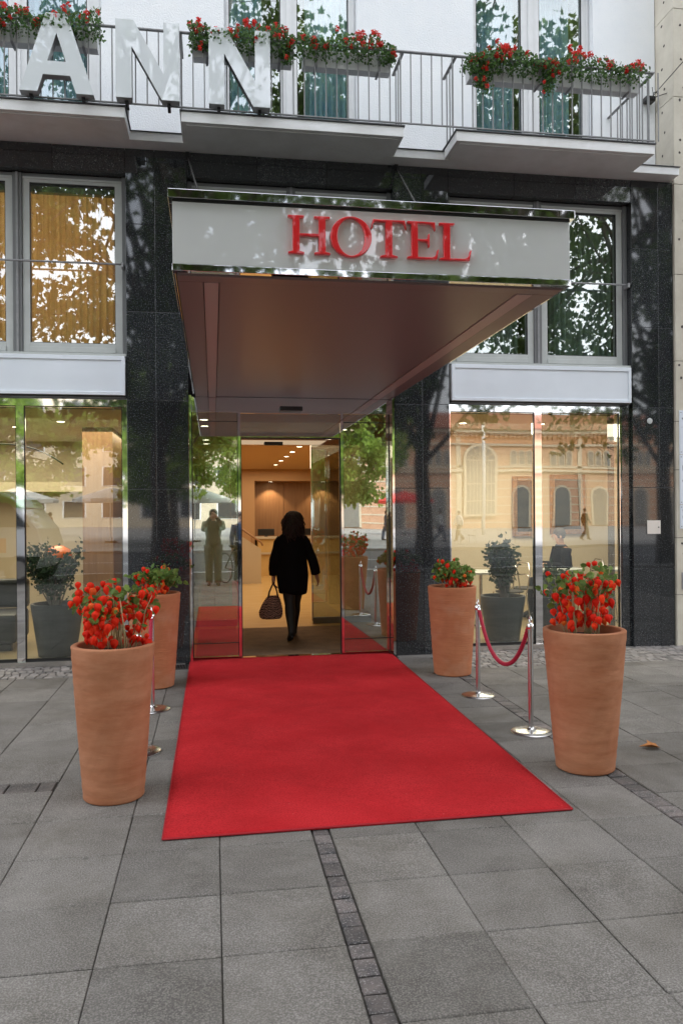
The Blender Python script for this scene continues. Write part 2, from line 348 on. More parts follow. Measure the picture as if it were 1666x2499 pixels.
LOBED = [(0, 0), (.18, .02), (.5, .05), (.36, .25), (.62, .5), (.33, .5), (.2, .6), (0, 1), (-.2, .6), (-.33, .5), (-.62, .5), (-.36, .25), (-.5, .05), (-.18, .02)]
def leaf(mb, p, size, rot, lobed=False):
    p = Vector(p)
    if lobed:
        vs = [p + rot @ Vector((a[0] * size, a[1] * size, .12 * size * abs(a[0]))) for a in LOBED]; mb.add(vs, [tuple(range(len(vs)))])
    else:
        vs = [p + rot @ (Vector(a) * size) for a in LEAF]; mb.add(vs, [(0, 1, 2, 3), (0, 3, 4, 5)])

# ================================================================ GROUND
def structure(o): return tag(o, kind='structure')
def paving():
    mb = MB(); r = random.Random(3)
    def slab(x0, x1, y0, y1, g=.0045, mi=0, zv=.0015):
        mb.m = mi; z = r.uniform(-zv, zv); t = r.uniform(-zv, zv); j = r.uniform(-.0012, .0012)
        x0 += g / 2 + j; x1 -= g / 2 - j; y0 += g / 2; y1 -= g / 2; b = .004; d = -.03
        top = [(x0 + b, y0 + b, z), (x1 - b, y0 + b, z + t), (x1 - b, y1 - b, z + t), (x0 + b, y1 - b, z)]
        mid = [(x0, y0, z - b), (x1, y0, z - b), (x1, y1, z - b), (x0, y1, z - b)]
        low = [(p[0], p[1], d) for p in mid]
        mb.add(top + mid + low, [(0, 1, 2, 3)] + [(4 + i, 4 + (i + 1) % 4, (i + 1) % 4, i) for i in range(4)] + [(8 + i, 8 + (i + 1) % 4, 4 + (i + 1) % 4, 4 + i) for i in range(4)])
    def stones(x0, x1, y0, y1, s, mi, jit=.25):
        ny = max(1, round((y1 - y0) / s)); dy = (y1 - y0) / ny
        for iy in range(ny):
            x = x0 + (r.uniform(-.5, 0) * s if x1 - x0 > 2 * s else 0)
            while x < x1 - .02:
                w_ = s * r.uniform(1 - jit, 1 + jit) if x1 - x0 > 2 * s else x1 - x0
                e = min(x + w_, x1)
                if e > x0 + .02: slab(max(x, x0), e, y0 + iy * dy, y0 + (iy + 1) * dy, .006 if mi == 1 else .010, mi, .003)
                x = e
    rows = [-4.79 + .475 * k for k in range(-12, 10)]
    yl = rows[-1]
    colsL = [.475, .02, -.43, -.92, -1.41, -1.9, -2.38, -2.86, -3.35, -3.84, -4.33, -4.82, -5.3, -5.8, -6.3, -6.8, -7.3]
    colsM = [.565, 1.01, 1.475, 1.92, 2.33]; colsR = [2.45 + .48 * k for k in range(13)]
    for c in (colsL[::-1], colsM):
        for a, b in zip(c[:-1], c[1:]):
            for y0, y1 in zip(rows[:-1], rows[1:]):
                if b < -.8 and y1 > -3.7:
                    continue
                slab(a, b, y0, y1)
            if b >= -.8: slab(a, b, yl, -.15)
    for a, b in zip(colsL[1:], colsL[:-1]):        # left field, staggered, above the cross row of setts
        if b < -.8:
            y = -3.67; off = r.uniform(.2, .5)
            slab(a, b, y, y + off); y += off
            while y < -1.1: slab(a, b, y, y + .475); y += .475
            slab(a, b, y, -.52) if y < -.6 else None
    stones(-7.3, -.93, -3.85, -3.67, .17, 1)
    for k, (a, b) in enumerate(zip(colsR[:-1], colsR[1:])):
        y = -9.9 + r.uniform(0, .4)
        while y < -1.35: slab(a, b, y, y + .475); y += .475
        slab(a, b, y, -.86)
    y = -9.9
    while y < -4.2: h = r.uniform(.095, .13); slab(.475, .565, y, y + h, .012, 1, .003); y += h
    y = -9.9
    while y < -.4: h = r.uniform(.10, .15); slab(2.33, 2.45, y, y + h, .012, 1, .003); y += h
    stones(-7.3, -.93, -.52, .12, .085, 2); stones(2.45, 8.2, -.86, .12, .085, 2); 
    slab(-.92, -.30, -.15, .0, mi=0); slab(2.0, 2.45, -.15, 0, mi=0)
    for y in (-10.4,): 
        for a in range(-15, 20): slab(a * .5, a * .5 + .5, y, -9.9 - .5 * 0)
    o = mb.build('pavement', [M['paving'], M['cobble'], M['mosaic']]); structure(o)
    # the base under the slabs plus the rest of the pavement
    b = MB().box(-60, 60, -13.0, .3, -.2, -.014); structure(b.build('pavement_bed', M['sand']))
paving()
g = MB(); g.box(-300, 300, -300, 60, -.6, -.22); structure(g.build('ground', M['square']))
structure(MB().box(-120, 120, -26, -13.12, -.24, -.13).build('road', M['asphalt']))
structure(MB().box(-60, 60, -13.12, -13.0, -.3, -.005).build('kerb', M['slab_white']))
structure(MB().box(-120, 120, -120, -26, -.24, -.02).build('town_square', M['square']))
mk = MB()
for k in range(-12, 13): mk.box(k * 5, k * 5 + 2.5, -19.6, -19.48, -.13, -.126)
structure(mk.build('road_marking', M['frame_white']))

# ================================================================ HOTEL
H = thing('hotel_building', 'hotel facade with polished dark granite ground floor, white rendered upper floor and balconies', 'building')
def granite(x0, x1, z0, z1, y0=0, y1=.40):
    GR.box(x0 + .002, x1 - .002, y0, y1, z0 + .002, z1 - .002)
GR = MB(); CO = MB()
LV = [-.02, .92, 1.86, 2.80, 3.735, 4.66, 5.455]
for xs in ((-3.76, -3.44, -3.12), (-.89, -.59, -.25), (1.995, 2.32, 2.63), (4.84, 5.18, 5.362)):
    for a, b in zip(xs[:-1], xs[1:]):
        for c, d in zip(LV[:-1], LV[1:]): granite(a, b, c, d)
    CO.box(xs[0] + .01, xs[-1] - .01, .008, .39, -.01, 5.44)
for xs in ((-3.12, -2.37, -1.626, -.89), (-.25, .495, 1.256, 1.995), (2.63, 3.41, 4.15, 4.84)):
    for a, b in zip(xs[:-1], xs[1:]): granite(a, b, 5.19, 5.455, .004, .38)
    CO.box(xs[0], xs[-1], .015, .37, 5.2, 5.44)
CO.box(-3.12, -.9, .30, .42, 2.75, 3.32); CO.box(2.64, 4.83, .30, .42, 2.75, 3.32); CO.box(-.25, 1.99, .19, .42, 2.76, 3.35)
GR.build('granite_cladding', M['granite'], H, bevel=.002)
CO.build('wall_core', M['core'], H)
# right jamb return inside the shop bay
bx('jamb', M['granite'], H, 4.73, 4.838, .05, .4, 0, 2.83)
# upper stucco wall with window openings
ST = MB(); ZT = 8.6
UW = [(-2.86, -1.17), (.16, 1.67), (3.06, 4.56)]
xs = [-4.5] + [v for p in UW for v in p] + [5.362]
for i in range(0, len(xs), 2): ST.box(xs[i], xs[i + 1], .35, .75, 5.50, ZT)
for a, b in UW: ST.box(a, b, .35, .75, 7.95, ZT); ST.box(a, b, .37, .75, 5.50, 5.59)
ST.box(-34, -4.5, .35, .75, 5.5, 28); ST.box(-4.5, 5.362, .35, .75, 8.6, 28)  # unseen stucco above and to the left, extended to shade the street
ST.build('stucco_wall', M['stucco'], H)
MB().box(-34, 5.36, .76, 9, 8.6, 28).build('unseen_upper_floors', M['frame_dark'], H)  # unseen storeys, height set so the hotel shades the kerb trees
MB().box(-34, -3.77, .0, .4, -.02, 5.455).build('unseen_granite_wing', M['granite'], H)  # unseen wing, lengthens the hotel to the left for its shade
for fz in (9.6, 13.0, 16.4, 19.8, 23.2):
    for wx in (-30, -26, -22, -18, -14, -10, -6, -2.8, .16, 3.06):
        wq = MB().box(wx, wx + 1.6, .33, .349, fz, fz + 2.1).build('window', M['frame_white'], H); MB().box(wx + .1, wx + 1.5, .322, .329, fz + .1, fz + 2.0).build('pane', M['win_dark'], wq)
# ledge running along the facade and balcony slabs
LG = MB(); LG.box(-4.5, 5.33, -.2, .348, 5.457, 5.545); LG.build('ledge', M['slab_white'], H, bevel=.004)
bx('ledge_cap', M['sheet'], H, -4.5, 5.34, -.215, .349, 5.547, 5.553)
def balcony(x0, x1, label):
    b = MB().box(x0, x1, -.65, -.19, 5.462, 5.565).build('balcony', M['slab_white'], H, bevel=.005); b['label'] = label
    MB().box(x0 + .05, x1 - .05, -.6, -.205, 5.453, 5.460).build('drip_panel', M['slab_white'], b)
    MB().box(x0 - .012, x1 + .012, -.665, .34, 5.568, 5.580).build('edge_sheet', M['sheet'], b)
    return b
B1 = balcony(-3.75, -.82, 'white balcony slab behind the big letter A')
B2 = balcony(-.285, 1.965, 'white balcony slab in the middle, above the entrance')
B3 = balcony(2.53, 4.76, 'white balcony slab at the right end')
RAIL_TOP = 6.35
def railing():
    t = thing('balcony_railing', 'long grey steel balustrade with thin vertical bars in front of the upper floor', 'railing')
    r = MB().box(-3.75, 4.76, -.66, -.625, RAIL_TOP - .012, RAIL_TOP).build('handrail', M['steel_grey'], t)
    for x in (-.82, -.285, 1.965, 2.53, 4.75): MB().box(x - .016, x + .016, -.627, .35 if x > 4.7 else -.19, RAIL_TOP - .012, RAIL_TOP - .001).build('side_rail', M['steel_grey'], t)
    MB().box(-3.75, 4.76, -.652, -.634, 5.60, 5.612).build('bottom_rail', M['steel_grey'], t)
    x = -3.7; bars = []
    src = MB().box(-.0055, .0055, -.0055, .0055, 0, .745).build('bar', M['steel_grey'], t); src.location = (x, -.643, 5.606); n = 1
    while x < 4.70:
        x += .1105; inst(src, t, (x, -.643, 5.606)); n += 1
    for sx in (-.82, -.285, 1.965, 2.53, 4.75):
        for y in ((-.53, -.42, -.31) if sx < 4.7 else (-.53, -.42, -.31, -.2, -.09, .02, .13)): bars.append((sx, y))
    for sx, y in bars: inst(src, t, (sx, y, 5.594)).name = 'bar'
railing()

# ---- windows
def curtain(name, x0, x1, y, z0, z1, m, label, amp=.028, wl=.075, seed=0):
    r = random.Random(seed); mb = MB(); n = int((x1 - x0) / .008); vs = []
    ph = 0
    for i in range(n + 1):
        x = x0 + (x1 - x0) * i / n; ph += .008 / wl * 6.28 * r.uniform(.55, 1.5)
        d = amp * (math.sin(ph) + .4 * math.sin(ph * 2.3)); vs += [(x, y + d, z0), (x, y + d * .75, z1)]
    mb.add(vs, [(2 * i, 2 * i + 2, 2 * i + 3, 2 * i + 1) for i in range(n)])
    o = mb.build(name, m, smooth=True); return tag(o, label, 'curtain')
def mezz(x0, x1, label, z0=3.29, z1=5.185):
    f = MB(); P_ = .045
    f.box(x0, x0 + P_, .10, .30, z0, z1); f.box(x1 - P_, x1, .10, .30, z0, z1)
    c = (x0 + x1) / 2; f.box(c - .045, c + .045, .11, .30, z0, z1); f.box(x0 + P_, x1 - P_, .125, .30, z1 - .035, z1)
    w_ = f.build('window', M['frame_dark'], H, bevel=.003); w_['label'] = label
    g2 = MB(); g2.box(c - .012, c + .012, .095, .109, z0, z1); g2.build('mullion_strip', M['steel_grey'], w_)
    for a, b in ((x0 + P_ + .004, c - .049), (c + .049, x1 - P_ - .004)):
        s = MB(); t = .072; zb, zt = z0 + .02, z1 - .037
        s.box(a, a + t, .13, .22, zb, zt); s.box(b - t, b, .13, .22, zb, zt); s.box(a + t, b - t, .13, .22, zt - .055, zt); s.box(a + t, b - t, .13, .22, zb, zb + .1)
        s.box(a + t, b - t, .118, .13, zb, zb + .055)
        s.box(a, b, .118, .129, zt - .022, zt)
        s.build('sash', M['frame_light'], w_, bevel=.003)
        k = MB(); i = .006
        for q in ((a + t, a + t + i, zb + .1, zt - .055), (b - t - i, b - t, zb + .1, zt - .055), (a + t + i, b - t - i, zb + .1, zb + .1 + i), (a + t + i, b - t - i, zt - .055 - i, zt - .055)):
            k.box(q[0], q[1], .135, .165, q[2], q[3])
        k.build('gasket', M['black'], w_)
        MB().box(a + t + .002, b - t - .002, .17, .176, zb + .102, zt - .057).build('pane', M['glass_orange'] if x0 < -3 else M['glass_win'], w_)
        MB().box(a + t, b - t, .19, .26, zt - .13, zt - .057).build('blind_box', M['frame_dark'], w_)
    return w_
mezz(-3.11, -.89, 'pale grey framed double window with orange curtains, left of the canopy')
mezz(-.25, 1.995, 'pale grey framed double window above the canopy')
mezz(2.63, 4.84, 'pale grey framed double window with greenish curtains, right of the canopy')
for i, (a, b) in enumerate(((-3.05, -2.05), (-1.96, -.93))):
    curtain('curtain', a, b, .36, 3.3, 5.15, M['curtain_o'], ['orange pleated curtain at the left frame edge, behind the cut off window sash', 'orange pleated curtain behind the full left window sash'][i], seed=i)
curtain('curtain', -.2, 1.95, .42, 3.3, 5.15, M['curtain_g'], 'dark greenish curtain in the window above the canopy', seed=4)
curtain('curtain', 2.95, 3.6, .40, 3.3, 5.15, M['curtain_g'], 'grey green curtain in the left half of the right hand mezzanine window', seed=5)
curtain('curtain', 4.0, 4.78, .40, 3.3, 5.15, M['curtain_g'], 'grey green curtain in the right half of the right hand mezzanine window', seed=6)
def upper(x0, x1, gl, label):
    f = MB(); z0, z1 = 5.585, 7.95
    (a, b), (c, d) = gl
    f.box(x0, a, .45, .52, z0, z1); f.box(b, c, .44, .52, z0, z1); f.box(d, x1, .45, .52, z0, z1)
    f.box(a, b, .45, .52, z0, z0 + .09); f.box(c, d, .45, .52, z0, z0 + .09); f.box(a, b, .45, .52, z1 - .09, z1); f.box(c, d, .45, .52, z1 - .09, z1)
    w_ = f.build('window', M['frame_white'], H, bevel=.004); w_['label'] = label
    m_ = MB(); xm = (b + c) / 2; m_.box(xm - .03, xm + .03, .425, .439, z0, z1)
    for q in (x0 + .02, x1 - .05): m_.box(q, q + .03, .435, .449, z0, z1)
    m_.build('meeting_stile', M['frame_white'], w_, bevel=.003)
    k = MB()
    for p, q in gl: k.box(p, p + .008, .452, .478, z0 + .09, z1 - .09); k.box(q - .008, q, .452, .478, z0 + .09, z1 - .09)
    k.build('gasket', M['black'], w_)
    for p, q in gl: MB().box(p + .009, q - .009, .48, .486, z0 + .09, z1 - .09).build('pane', M['glass_win'], w_)
upper(-2.86, -1.17, ((-2.77, -2.15), (-1.96, -1.33)), 'white framed balcony door behind the big letter A')
upper(.16, 1.67, ((.215, .80), (.985, 1.585)), 'white framed balcony door in the middle of the upper floor')
upper(3.06, 4.56, ((3.125, 3.685), (3.91, 4.46)), 'white framed balcony door at the right end of the upper floor')
for i, (a, b, l) in enumerate(((-2.8, -1.3, 'behind the letter A'), (.2, .60, 'behind the right hand letter N'), (1.1, 1.6, 'in the middle balcony door, right of the letters'), (3.2, 3.66, 'in the left leaf of the right hand balcony door'), (3.95, 4.38, 'in the right leaf of the right hand balcony door'))):
    curtain('curtain', a, b, .62, 5.6, 7.9, M['curtain_b'], 'pleated blue curtain ' + l, seed=20 + i)
# dark rooms behind upper storeys
RM = MB()
RM.box(-4.4, 5.3, 3.4, 3.5, 3.2, 8.4); RM.box(-4.4, 5.3, .76, 3.4, 5.35, 5.5); RM.box(-4.4, 5.3, .42, 3.4, 2.98, 3.25); RM.box(-4.5, -4.4, .76, 3.5, 3.2, 8.4); RM.box(5.3, 5.36, .76, 3.5, 3.2, 8.4)
RM.box(-4.5, 5.36, .75, 3.5, 8.4, 8.55)
RM.build('upper_rooms', M['frame_dark'], H)
# grey tube rails across the mezzanine windows
for x0, x1, l in ((-3.05, -.915, 'thin grey safety rail across the orange curtained window'), (2.66, 4.82, 'thin grey safety rail across the right hand mezzanine window')):
    t = thing('safety_rail', l, 'rail')
    MB().tube([(x0, .03, 4.235), (x1, .03, 4.235)], .011, 8).build('rail_tube', M['steel_grey'], t, smooth=True)
    for q in (x0 + .01, x1 - .01): MB().box(q - .012, q + .012, .0, .10, 4.20, 4.25).build('rail_bracket', M['steel_grey'], t)

# ---- sign boxes above the shop windows
for x0, x1, l in ((-3.1, -.9, 'blank pale light box sign over the left shop window'), (2.645, 4.8, 'blank pale light box sign over the right shop window')):
    t = thing('light_box_sign', l, 'sign', group='blank light boxes over the shop windows')
    MB().box(x0, x1, -.03, .28, 2.845, 3.245).build('housing', M['frame_light'], t, bevel=.004)
    f = MB(); f.box(x0, x0 + .035, -.055, -.031, 2.84, 3.25); f.box(x1 - .035, x1, -.055, -.031, 2.84, 3.25); f.box(x0 + .035, x1 - .035, -.055, -.031, 3.205, 3.25); f.box(x0 + .035, x1 - .035, -.055, -.031, 2.84, 2.875)
    f.build('frame', M['lightbox'], t, bevel=.003)
    MB().box(x0 + .036, x1 - .036, -.043, -.031, 2.876, 3.204).build('face', M['lightbox'], t)
    MB().box(x0, x1 - .0, -.02, .20, 2.822, 2.843).build('shadow_gap', M['black'], t)
# small sill between the mezzanine window and the light boxes
bx('window_sill', M['frame_light'], H, -3.11, -.895, .02, .3, 3.262, 3.288); bx('window_sill', M['frame_light'], H, 2.635, 4.835, .02, .3, 3.262, 3.288)

# ---- shop windows
def shop(x0, x1, m0, m1, label, edge):
    f = MB(); f.box(x0, x1, .07, .2, 2.735, 2.82); f.box(m0, m1, .075, .16, .06, 2.735)
    for a, b in edge: f.box(a, b, .07, .2, .06, 2.735)
    w_ = f.build('shop_window', M['chrome'], H); w_['label'] = label
    MB().box(x0, x1, .06, .25, -.01, .06).build('sill', M['brushed'], w_)
    xs = [x0 if not edge or edge[0][0] > x0 + .1 else edge[0][1], m0, m1, edge[-1][0] if edge[-1][0] > m1 else x1]
    for a, b in ((xs[0], xs[1]), (xs[2], xs[3])):
        MB().box(a + .008, b - .008, .098, .108, .09, 2.728).build('pane', M['glass_shop'], w_)
        k = MB(); k.box(a, a + .007, .09, .12, .06, 2.735); k.box(b - .007, b, .09, .12, .06, 2.735); k.box(a, b, .09, .12, .06, .088); k.box(a, b, .09, .12, 2.729, 2.735)
        k.build('gasket', M['black'], w_)
shop(-3.12, -.892, -2.02, -1.94, 'large left shop window with mirror polished mullion', [(-.948, -.892)])
shop(2.632, 4.73, 3.665, 3.75, 'large right shop window with mirror polished mullion', [(2.632, 2.66), (4.712, 4.73)])

# ---- entrance
D = MB(); Y = .18
D.box(.272, .302, .15, .22, 0, 2.715); D.box(1.412, 1.442, .15, .22, 0, 2.715); D.box(.302, 1.412, .155, .215, 2.695, 2.715)
D.box(-.248, -.222, .0, .3, 0, 2.86); D.box(1.968, 1.994, .0, .3, 0, 2.86)
D.box(-.222, .272, .165, .2, 2.70, 2.715); D.box(1.442, 1.968, .165, .2, 2.70, 2.715)
D.box(-.222, .272, .16, .2, .0, .028); D.box(1.442, 1.968, .16, .2, 0, .028); D.box(.302, 1.412, .14, .22, 0, .012)
E_ = D.build('entrance_door', M['chrome'], H); E_['label'] = 'automatic glass entrance with polished steel frame'
MB().box(-.222, 1.968, .15, .19, 2.716, 2.865).build('header', M['chrome'], E_)
k = MB()
for a, b in ((-.222, .272), (1.442, 1.968)):
    k.box(a, b, .172, .178, 2.60, 2.608); k.box(a, a + .006, .170, .182, .028, 2.70); k.box(b - .006, b, .170, .182, .028, 2.70); k.box(a, b, .17, .182, .17, .178)
k.box(.302, 1.412, .172, .184, 2.415, 2.43); k.box(1.398, 1.412, .172, .184, .012, 2.415); k.box(.302, .312, .172, .184, .012, 2.415)
k.build('door_edge', M['black'], E_)
for a, b in ((-.215, .266), (1.448, 1.962)): MB().box(a, b, .174, .18, .03, 2.698).build('side_pane', M['glass_door'], E_)
MB().box(.305, 1.41, .174, .18, 2.432, 2.692).build('transom_pane', M['glass_door'], E_)
MB().box(.73, .98, .06, .149, 2.716, 2.765).build('sensor', M['black'], E_, bevel=.008)

# vestibule and inner doors
V = MB(); V.box(-.55, -.45, .4, 12.6, 0, 3.0); V.box(2.25, 2.33, .4, 5.6, 0, 3.0)
V.build('partition_wall', M['wall_warm'], H)
MB().box(-.45, 2.25, .22, 2.72, 2.72, 2.8).build('vestibule_ceiling', M['ceiling'], H)
MB().box(-.45, 8, 2.72, 12.0, 2.72, 2.8).build('lobby_ceiling', M['ceiling'], H)
I_ = MB(); I_.box(-.45, 2.25, 2.68, 2.76, 2.565, 2.72); I_.box(1.385, 1.405, 2.69, 2.75, 0, 2.565); I_.box(.33, .35, 2.69, 2.75, 0, 2.565)
ID = I_.build('inner_door', M['chrome'], H)
MB().box(1.405, 2.25, 2.70, 2.74, 0, .09).build('bottom_rail', M['frame_dark'], ID)
MB().box(-.45, .33, 2.70, 2.74, 0, .09).build('bottom_rail', M['frame_dark'], ID)
for a, b in ((1.405, 2.25), (-.45, .33)): MB().box(a, b, 2.715, 2.725, .09, 2.565).build('pane', M['glass_door'], ID)
MB().box(.72, .98, 2.6, 2.679, 2.55, 2.60).build('sensor', M['black'], ID, bevel=.006)
structure(MB().box(-.45, 8, 2.4, 14, -.06, .002).build('lobby_floor', M['stone_floor']))
structure(MB().box(-.45, 2.25, .14, 2.4, -.06, .004).build('vestibule_floor', M['stone_floor']))
tag(MB().box(-.2, 1.95, .235, 2.37, .006, .014).build('entrance_mat', M['mat']), 'brown coir mat on the vestibule floor under the woman', 'mat')
MB().box(-6.2, 8.1, 13.0, 13.1, -.1, 3.2).build('light_seal_wall', M['core'], H); MB().box(-6.2, 8.1, .77, 13.0, 3.0, 3.1).build('light_seal_slab', M['core'], H)  # unseen enclosure added to stop sun leaking into the lobby
MB().box(8.1, 8.2, .5, 13.1, -.1, 3.1).build('light_seal_wall', M['core'], H); MB().box(-6.3, -6.2, .5, 13.1, -.1, 3.1).build('light_seal_wall', M['core'], H)  # side panels of the same added sun-blocking enclosure
# lobby back wall with lit reception niche
L = MB()
L.box(-.45, 1.06, 12.0, 12.15, 0, 2.72); L.box(1.06, 8, 12.0, 12.15, 2.42, 2.72); L.box(6, 8, 12.0, 12.15, 0, 2.42); L.box(7.9, 8, 5.6, 12, 0, 2.72); L.box(2.33, 8, 5.5, 5.6, 0, 3)
L.build('lobby_wall', M['wall_warm'], H)
n_ = MB()
for k in range(6): n_.box(1.06 + k * .82, 1.06 + k * .82 + .812, 12.75, 12.8, .9, 2.5)
n_.box(1.04, 1.06, 12.151, 12.8, .9, 2.5); n_.box(1.06, 6, 12.151, 12.8, 2.42, 2.5); 
n_.build('reception_niche', M['wood'], H)
rd = thing('reception_desk', 'long stone clad reception counter at the back of the lobby', 'desk', (1.1, 11.4, 0))
MB().box(0, 4.5, 0, .5, 0, .93).build('front_panel', M['stone_floor'], rd); MB().box(-.04, 4.54, -.06, .56, .935, .985).build('countertop', M['wall_beige'], rd, bevel=.004)
MB().box(0, 4.5, -.06, -.002, .55, .6).build('ledge', M['wall_beige'], rd)
for x, l in ((1.12, 'flat black screen at the left end of the reception desk'), (2.1, 'flat black screen in the middle of the reception desk, beside the inner door')):
    t = thing('monitor', l, 'monitor', (x, 11.75, .985))
    MB().box(0, .42, 0, .03, .03, .2).build('screen', M['black'], t, bevel=.005); MB().box(.17, .25, -.05, .08, 0, .028).build('stand', M['black'], t)
sp = thing('stair_parapet', 'sandstone stair parapet with sloping wooden handrail on the left of the lobby', 'staircase', (.0, 9.4, 0))
MB().prism([(-.4, 0), (1.06, 0), (1.06, .78), (.55, 1.12), (-.4, 1.75)], 'y', 0, .12).build('parapet', M['wall_beige'], sp)
MB().tube([(-.4, -.03, 1.92), (.55, -.03, 1.29), (1.06, -.03, .93), (1.1, -.03, .85)], .022, 8).build('handrail', M['wood'], sp, smooth=True)
for x, z in ((.0, 1.48), (.45, 1.18), (.85, .92)): MB().tube([(x, -.03, z), (x, -.03, z + .17)], .008, 6).build('baluster', M['wood'], sp)
for k in range(4): MB().box(-.4, 1.06 - k * .26, .125, 1.2, k * .165, k * .165 + .16).build('step', M['stone_floor'], sp)

# rooms behind the shop windows
SR = MB()
SR.box(-6, -.55, 4.9, 5.0, 0, 3); SR.box(-6.1, -6, .3, 5, 0, 3); 
SR.box(2.33, 8, 4.0, 4.1, 0, 3); SR.box(7.9, 8, .3, 4, 0, 3)
SR.build('room_wall', M['wall_beige'], H)
MB().box(-6, -.56, .3, 4.9, 2.78, 2.9).build('room_ceiling', M['ceiling_beige'], H); MB().box(2.34, 8, .3, 4.0, 2.78, 2.9).build('room_ceiling', M['ceiling_beige'], H)
MB().box(-1.75, -1.35, 2.6, 4.9, 0, 2.78).build('brown_pillar', M['wood'], H)
MB().box(-3.8, -1.9, 4.3, 4.88, 1.95, 2.1).build('bulkhead', M['wall_beige'], H)
structure(MB().box(-6, -.55, .25, 4.9, -.05, .03).build('room_floor', M['dark_floor'])); structure(MB().box(2.33, 8, .25, 4, -.05, .03).build('room_floor', M['dark_floor']))

# downlights (visible lamps) and the light they give
dl_src = None
def downlight(x, y, z, label, power=0, r=.05):
    global dl_src
    if dl_src is None:
        t = thing('downlight', label, 'ceiling light', (x, y, z), group='small round downlights in the ceilings')
        MB().lathe([(.058, 0), (.058, -.006), (.05, -.006), (.05, -.002), (0, -.002)], seg=20).build('trim', M['brushed'], t)
        MB().lathe([(.048, -.003), (.0, -.003)], seg=20).build('lens', M['downlight'], t); dl_src = t
    else: t = dup(dl_src, (x, y, z), 0, label)
    return t
for k, y in enumerate((3.7, 4.8, 6.0, 7.2, 8.5, 10.0)): downlight(1.45 + .0 * k, y, 2.718, ['first', 'second', 'third', 'fourth', 'fifth', 'sixth'][k] + ' downlight of the diagonal row in the lobby ceiling, counted from the door')
downlight(1.75, 2.0, 2.718, 'downlight in the vestibule ceiling, near its right back corner')
downlight(-.1, 1.0, 2.718, 'nearer downlight at the left of the vestibule ceiling'); downlight(-.1, 1.7, 2.718, 'farther downlight at the left of the vestibule ceiling')
for x in (1.5, 2.9): downlight(x, 12.45, 2.418, 'downlight in the reception niche ' + ('on the left' if x < 2 else 'on the right'))
for i, (x, y) in enumerate(((-1.9, 1.9), (-2.6, 2.6), (-3.0, 1.5), (3.3, 1.6), (4.4, 1.6), (5.0, 3.0))):
    downlight(x, y, 2.778, ['downlight in the left room above the leafy shrub', 'downlight deep in the left room', 'downlight at the left edge of the left room', 'downlight behind the left pane of the right shop window', 'downlight behind the right pane of the right shop window', 'downlight deep in the right room'][i])
def area(name, loc, sx, sy, power, col, rot=(0, 0, 0)):
    l = bpy.data.lights.new(name, 'AREA'); l.shape = 'RECTANGLE'; l.size = sx; l.size_y = sy; l.energy = power; l.color = col
    o = bpy.data.objects.new(name, l); C.objects.link(o); o.location = loc; o.rotation_euler = rot; return o
area('lobby_light', (1.3, 7.5, 2.68), 1.8, 8, 52, (1, .80, .56))
area('vestibule_light', (1.0, 1.5, 2.68), 1.4, 1.2, 1.2, (1, .78, .5))
for x in (1.5, 2.9):
    l = bpy.data.lights.new('niche_spot', 'SPOT'); l.energy = 16; l.spot_size = R(95); l.spot_blend = .4; l.color = (1, .7, .4); l.shadow_soft_size = .04
    o = bpy.data.objects.new('niche_spot', l); C.objects.link(o); o.location = (x, 12.45, 2.40); o.rotation_euler = (R(12), 0, 0)
area('left_room_light', (-2.6, 2.6, 2.72), 3, 3, 62, (1, .85, .62))
area('right_room_light', (4.2, 2.3, 2.72), 3, 2.5, 95, (1, .88, .68))
area('curtain_backlight', (-2.0, 1.6, 4.3), 1.8, 1.6, 16, (1, .72, .38), (R(-90), 0, 0))  # added to brighten the orange curtains from behind, no visible lamp there

# ================================================================ CANOPY
K = thing('entrance_canopy', 'projecting glass and steel entrance canopy with red HOTEL lettering', 'canopy')
x0, x1, yf = -.2, 2.01, -4.38
MB().box(x0 + .01, x1 - .01, yf + .02, -.005, 2.915, 3.24).build('canopy_body', M['dark_metal'], K)
MB().box(x0, x1, yf - .004, yf + .018, 2.912, 3.238).build('front_fascia', M['fascia'], K, bevel=.001)
MB().box(x0, x0 + .009, yf + .02, -.01, 2.912, 3.238).build('side_fascia', M['fascia'], K); MB().box(x1 - .009, x1, yf + .02, -.01, 2.912, 3.238).build('side_fascia', M['fascia'], K)
tm = MB()
for a, b, c, d in ((x0 - .022, x1 + .022, yf - .03, yf + .06), (x0 - .022, x0 + .05, yf + .06, 0), (x1 - .05, x1 + .022, yf + .06, 0)): tm.prism([(a, c), (b, c), (b, d), (a, d)], 'z', 3.25, 3.296)
tm.build('top_trim', M['chrome'], K, bevel=.002)
MB().box(x0, x1, yf - .008, -.005, 3.241, 3.249).build('shadow_line', M['black'], K)
bt = MB(); bt.box(x0 - .003, x1 + .003, yf - .012, yf + .05, 2.874, 2.909); bt.box(x0 - .003, x0 + .012, yf + .05, -.01, 2.874, 2.909); bt.box(x1 - .012, x1 + .003, yf + .05, -.01, 2.874, 2.909)
bt.build('bottom_trim', M['chrome'], K, bevel=.002)
bt = MB(); bt.box(x0 + .02, x1 - .02, yf + .055, yf + .16, 2.866, 2.9); bt.box(x0 + .02, -.045, yf + .165, .14, 2.866, 2.9); bt.box(1.86, x1 - .02, yf + .165, .14, 2.866, 2.9); bt.box(.045, 1.755, yf + .165, .14, 2.868, 2.9)
bt.build('soffit', M['soffit'], K, bevel=.002)
MB().box(-.04, .04, yf + .165, .135, 2.863, 2.9).build('soffit_strip', M['soffit_strip'], K); MB().box(1.76, 1.855, yf + .165, .135, 2.863, 2.9).build('soffit_strip', M['soffit_strip'], K)
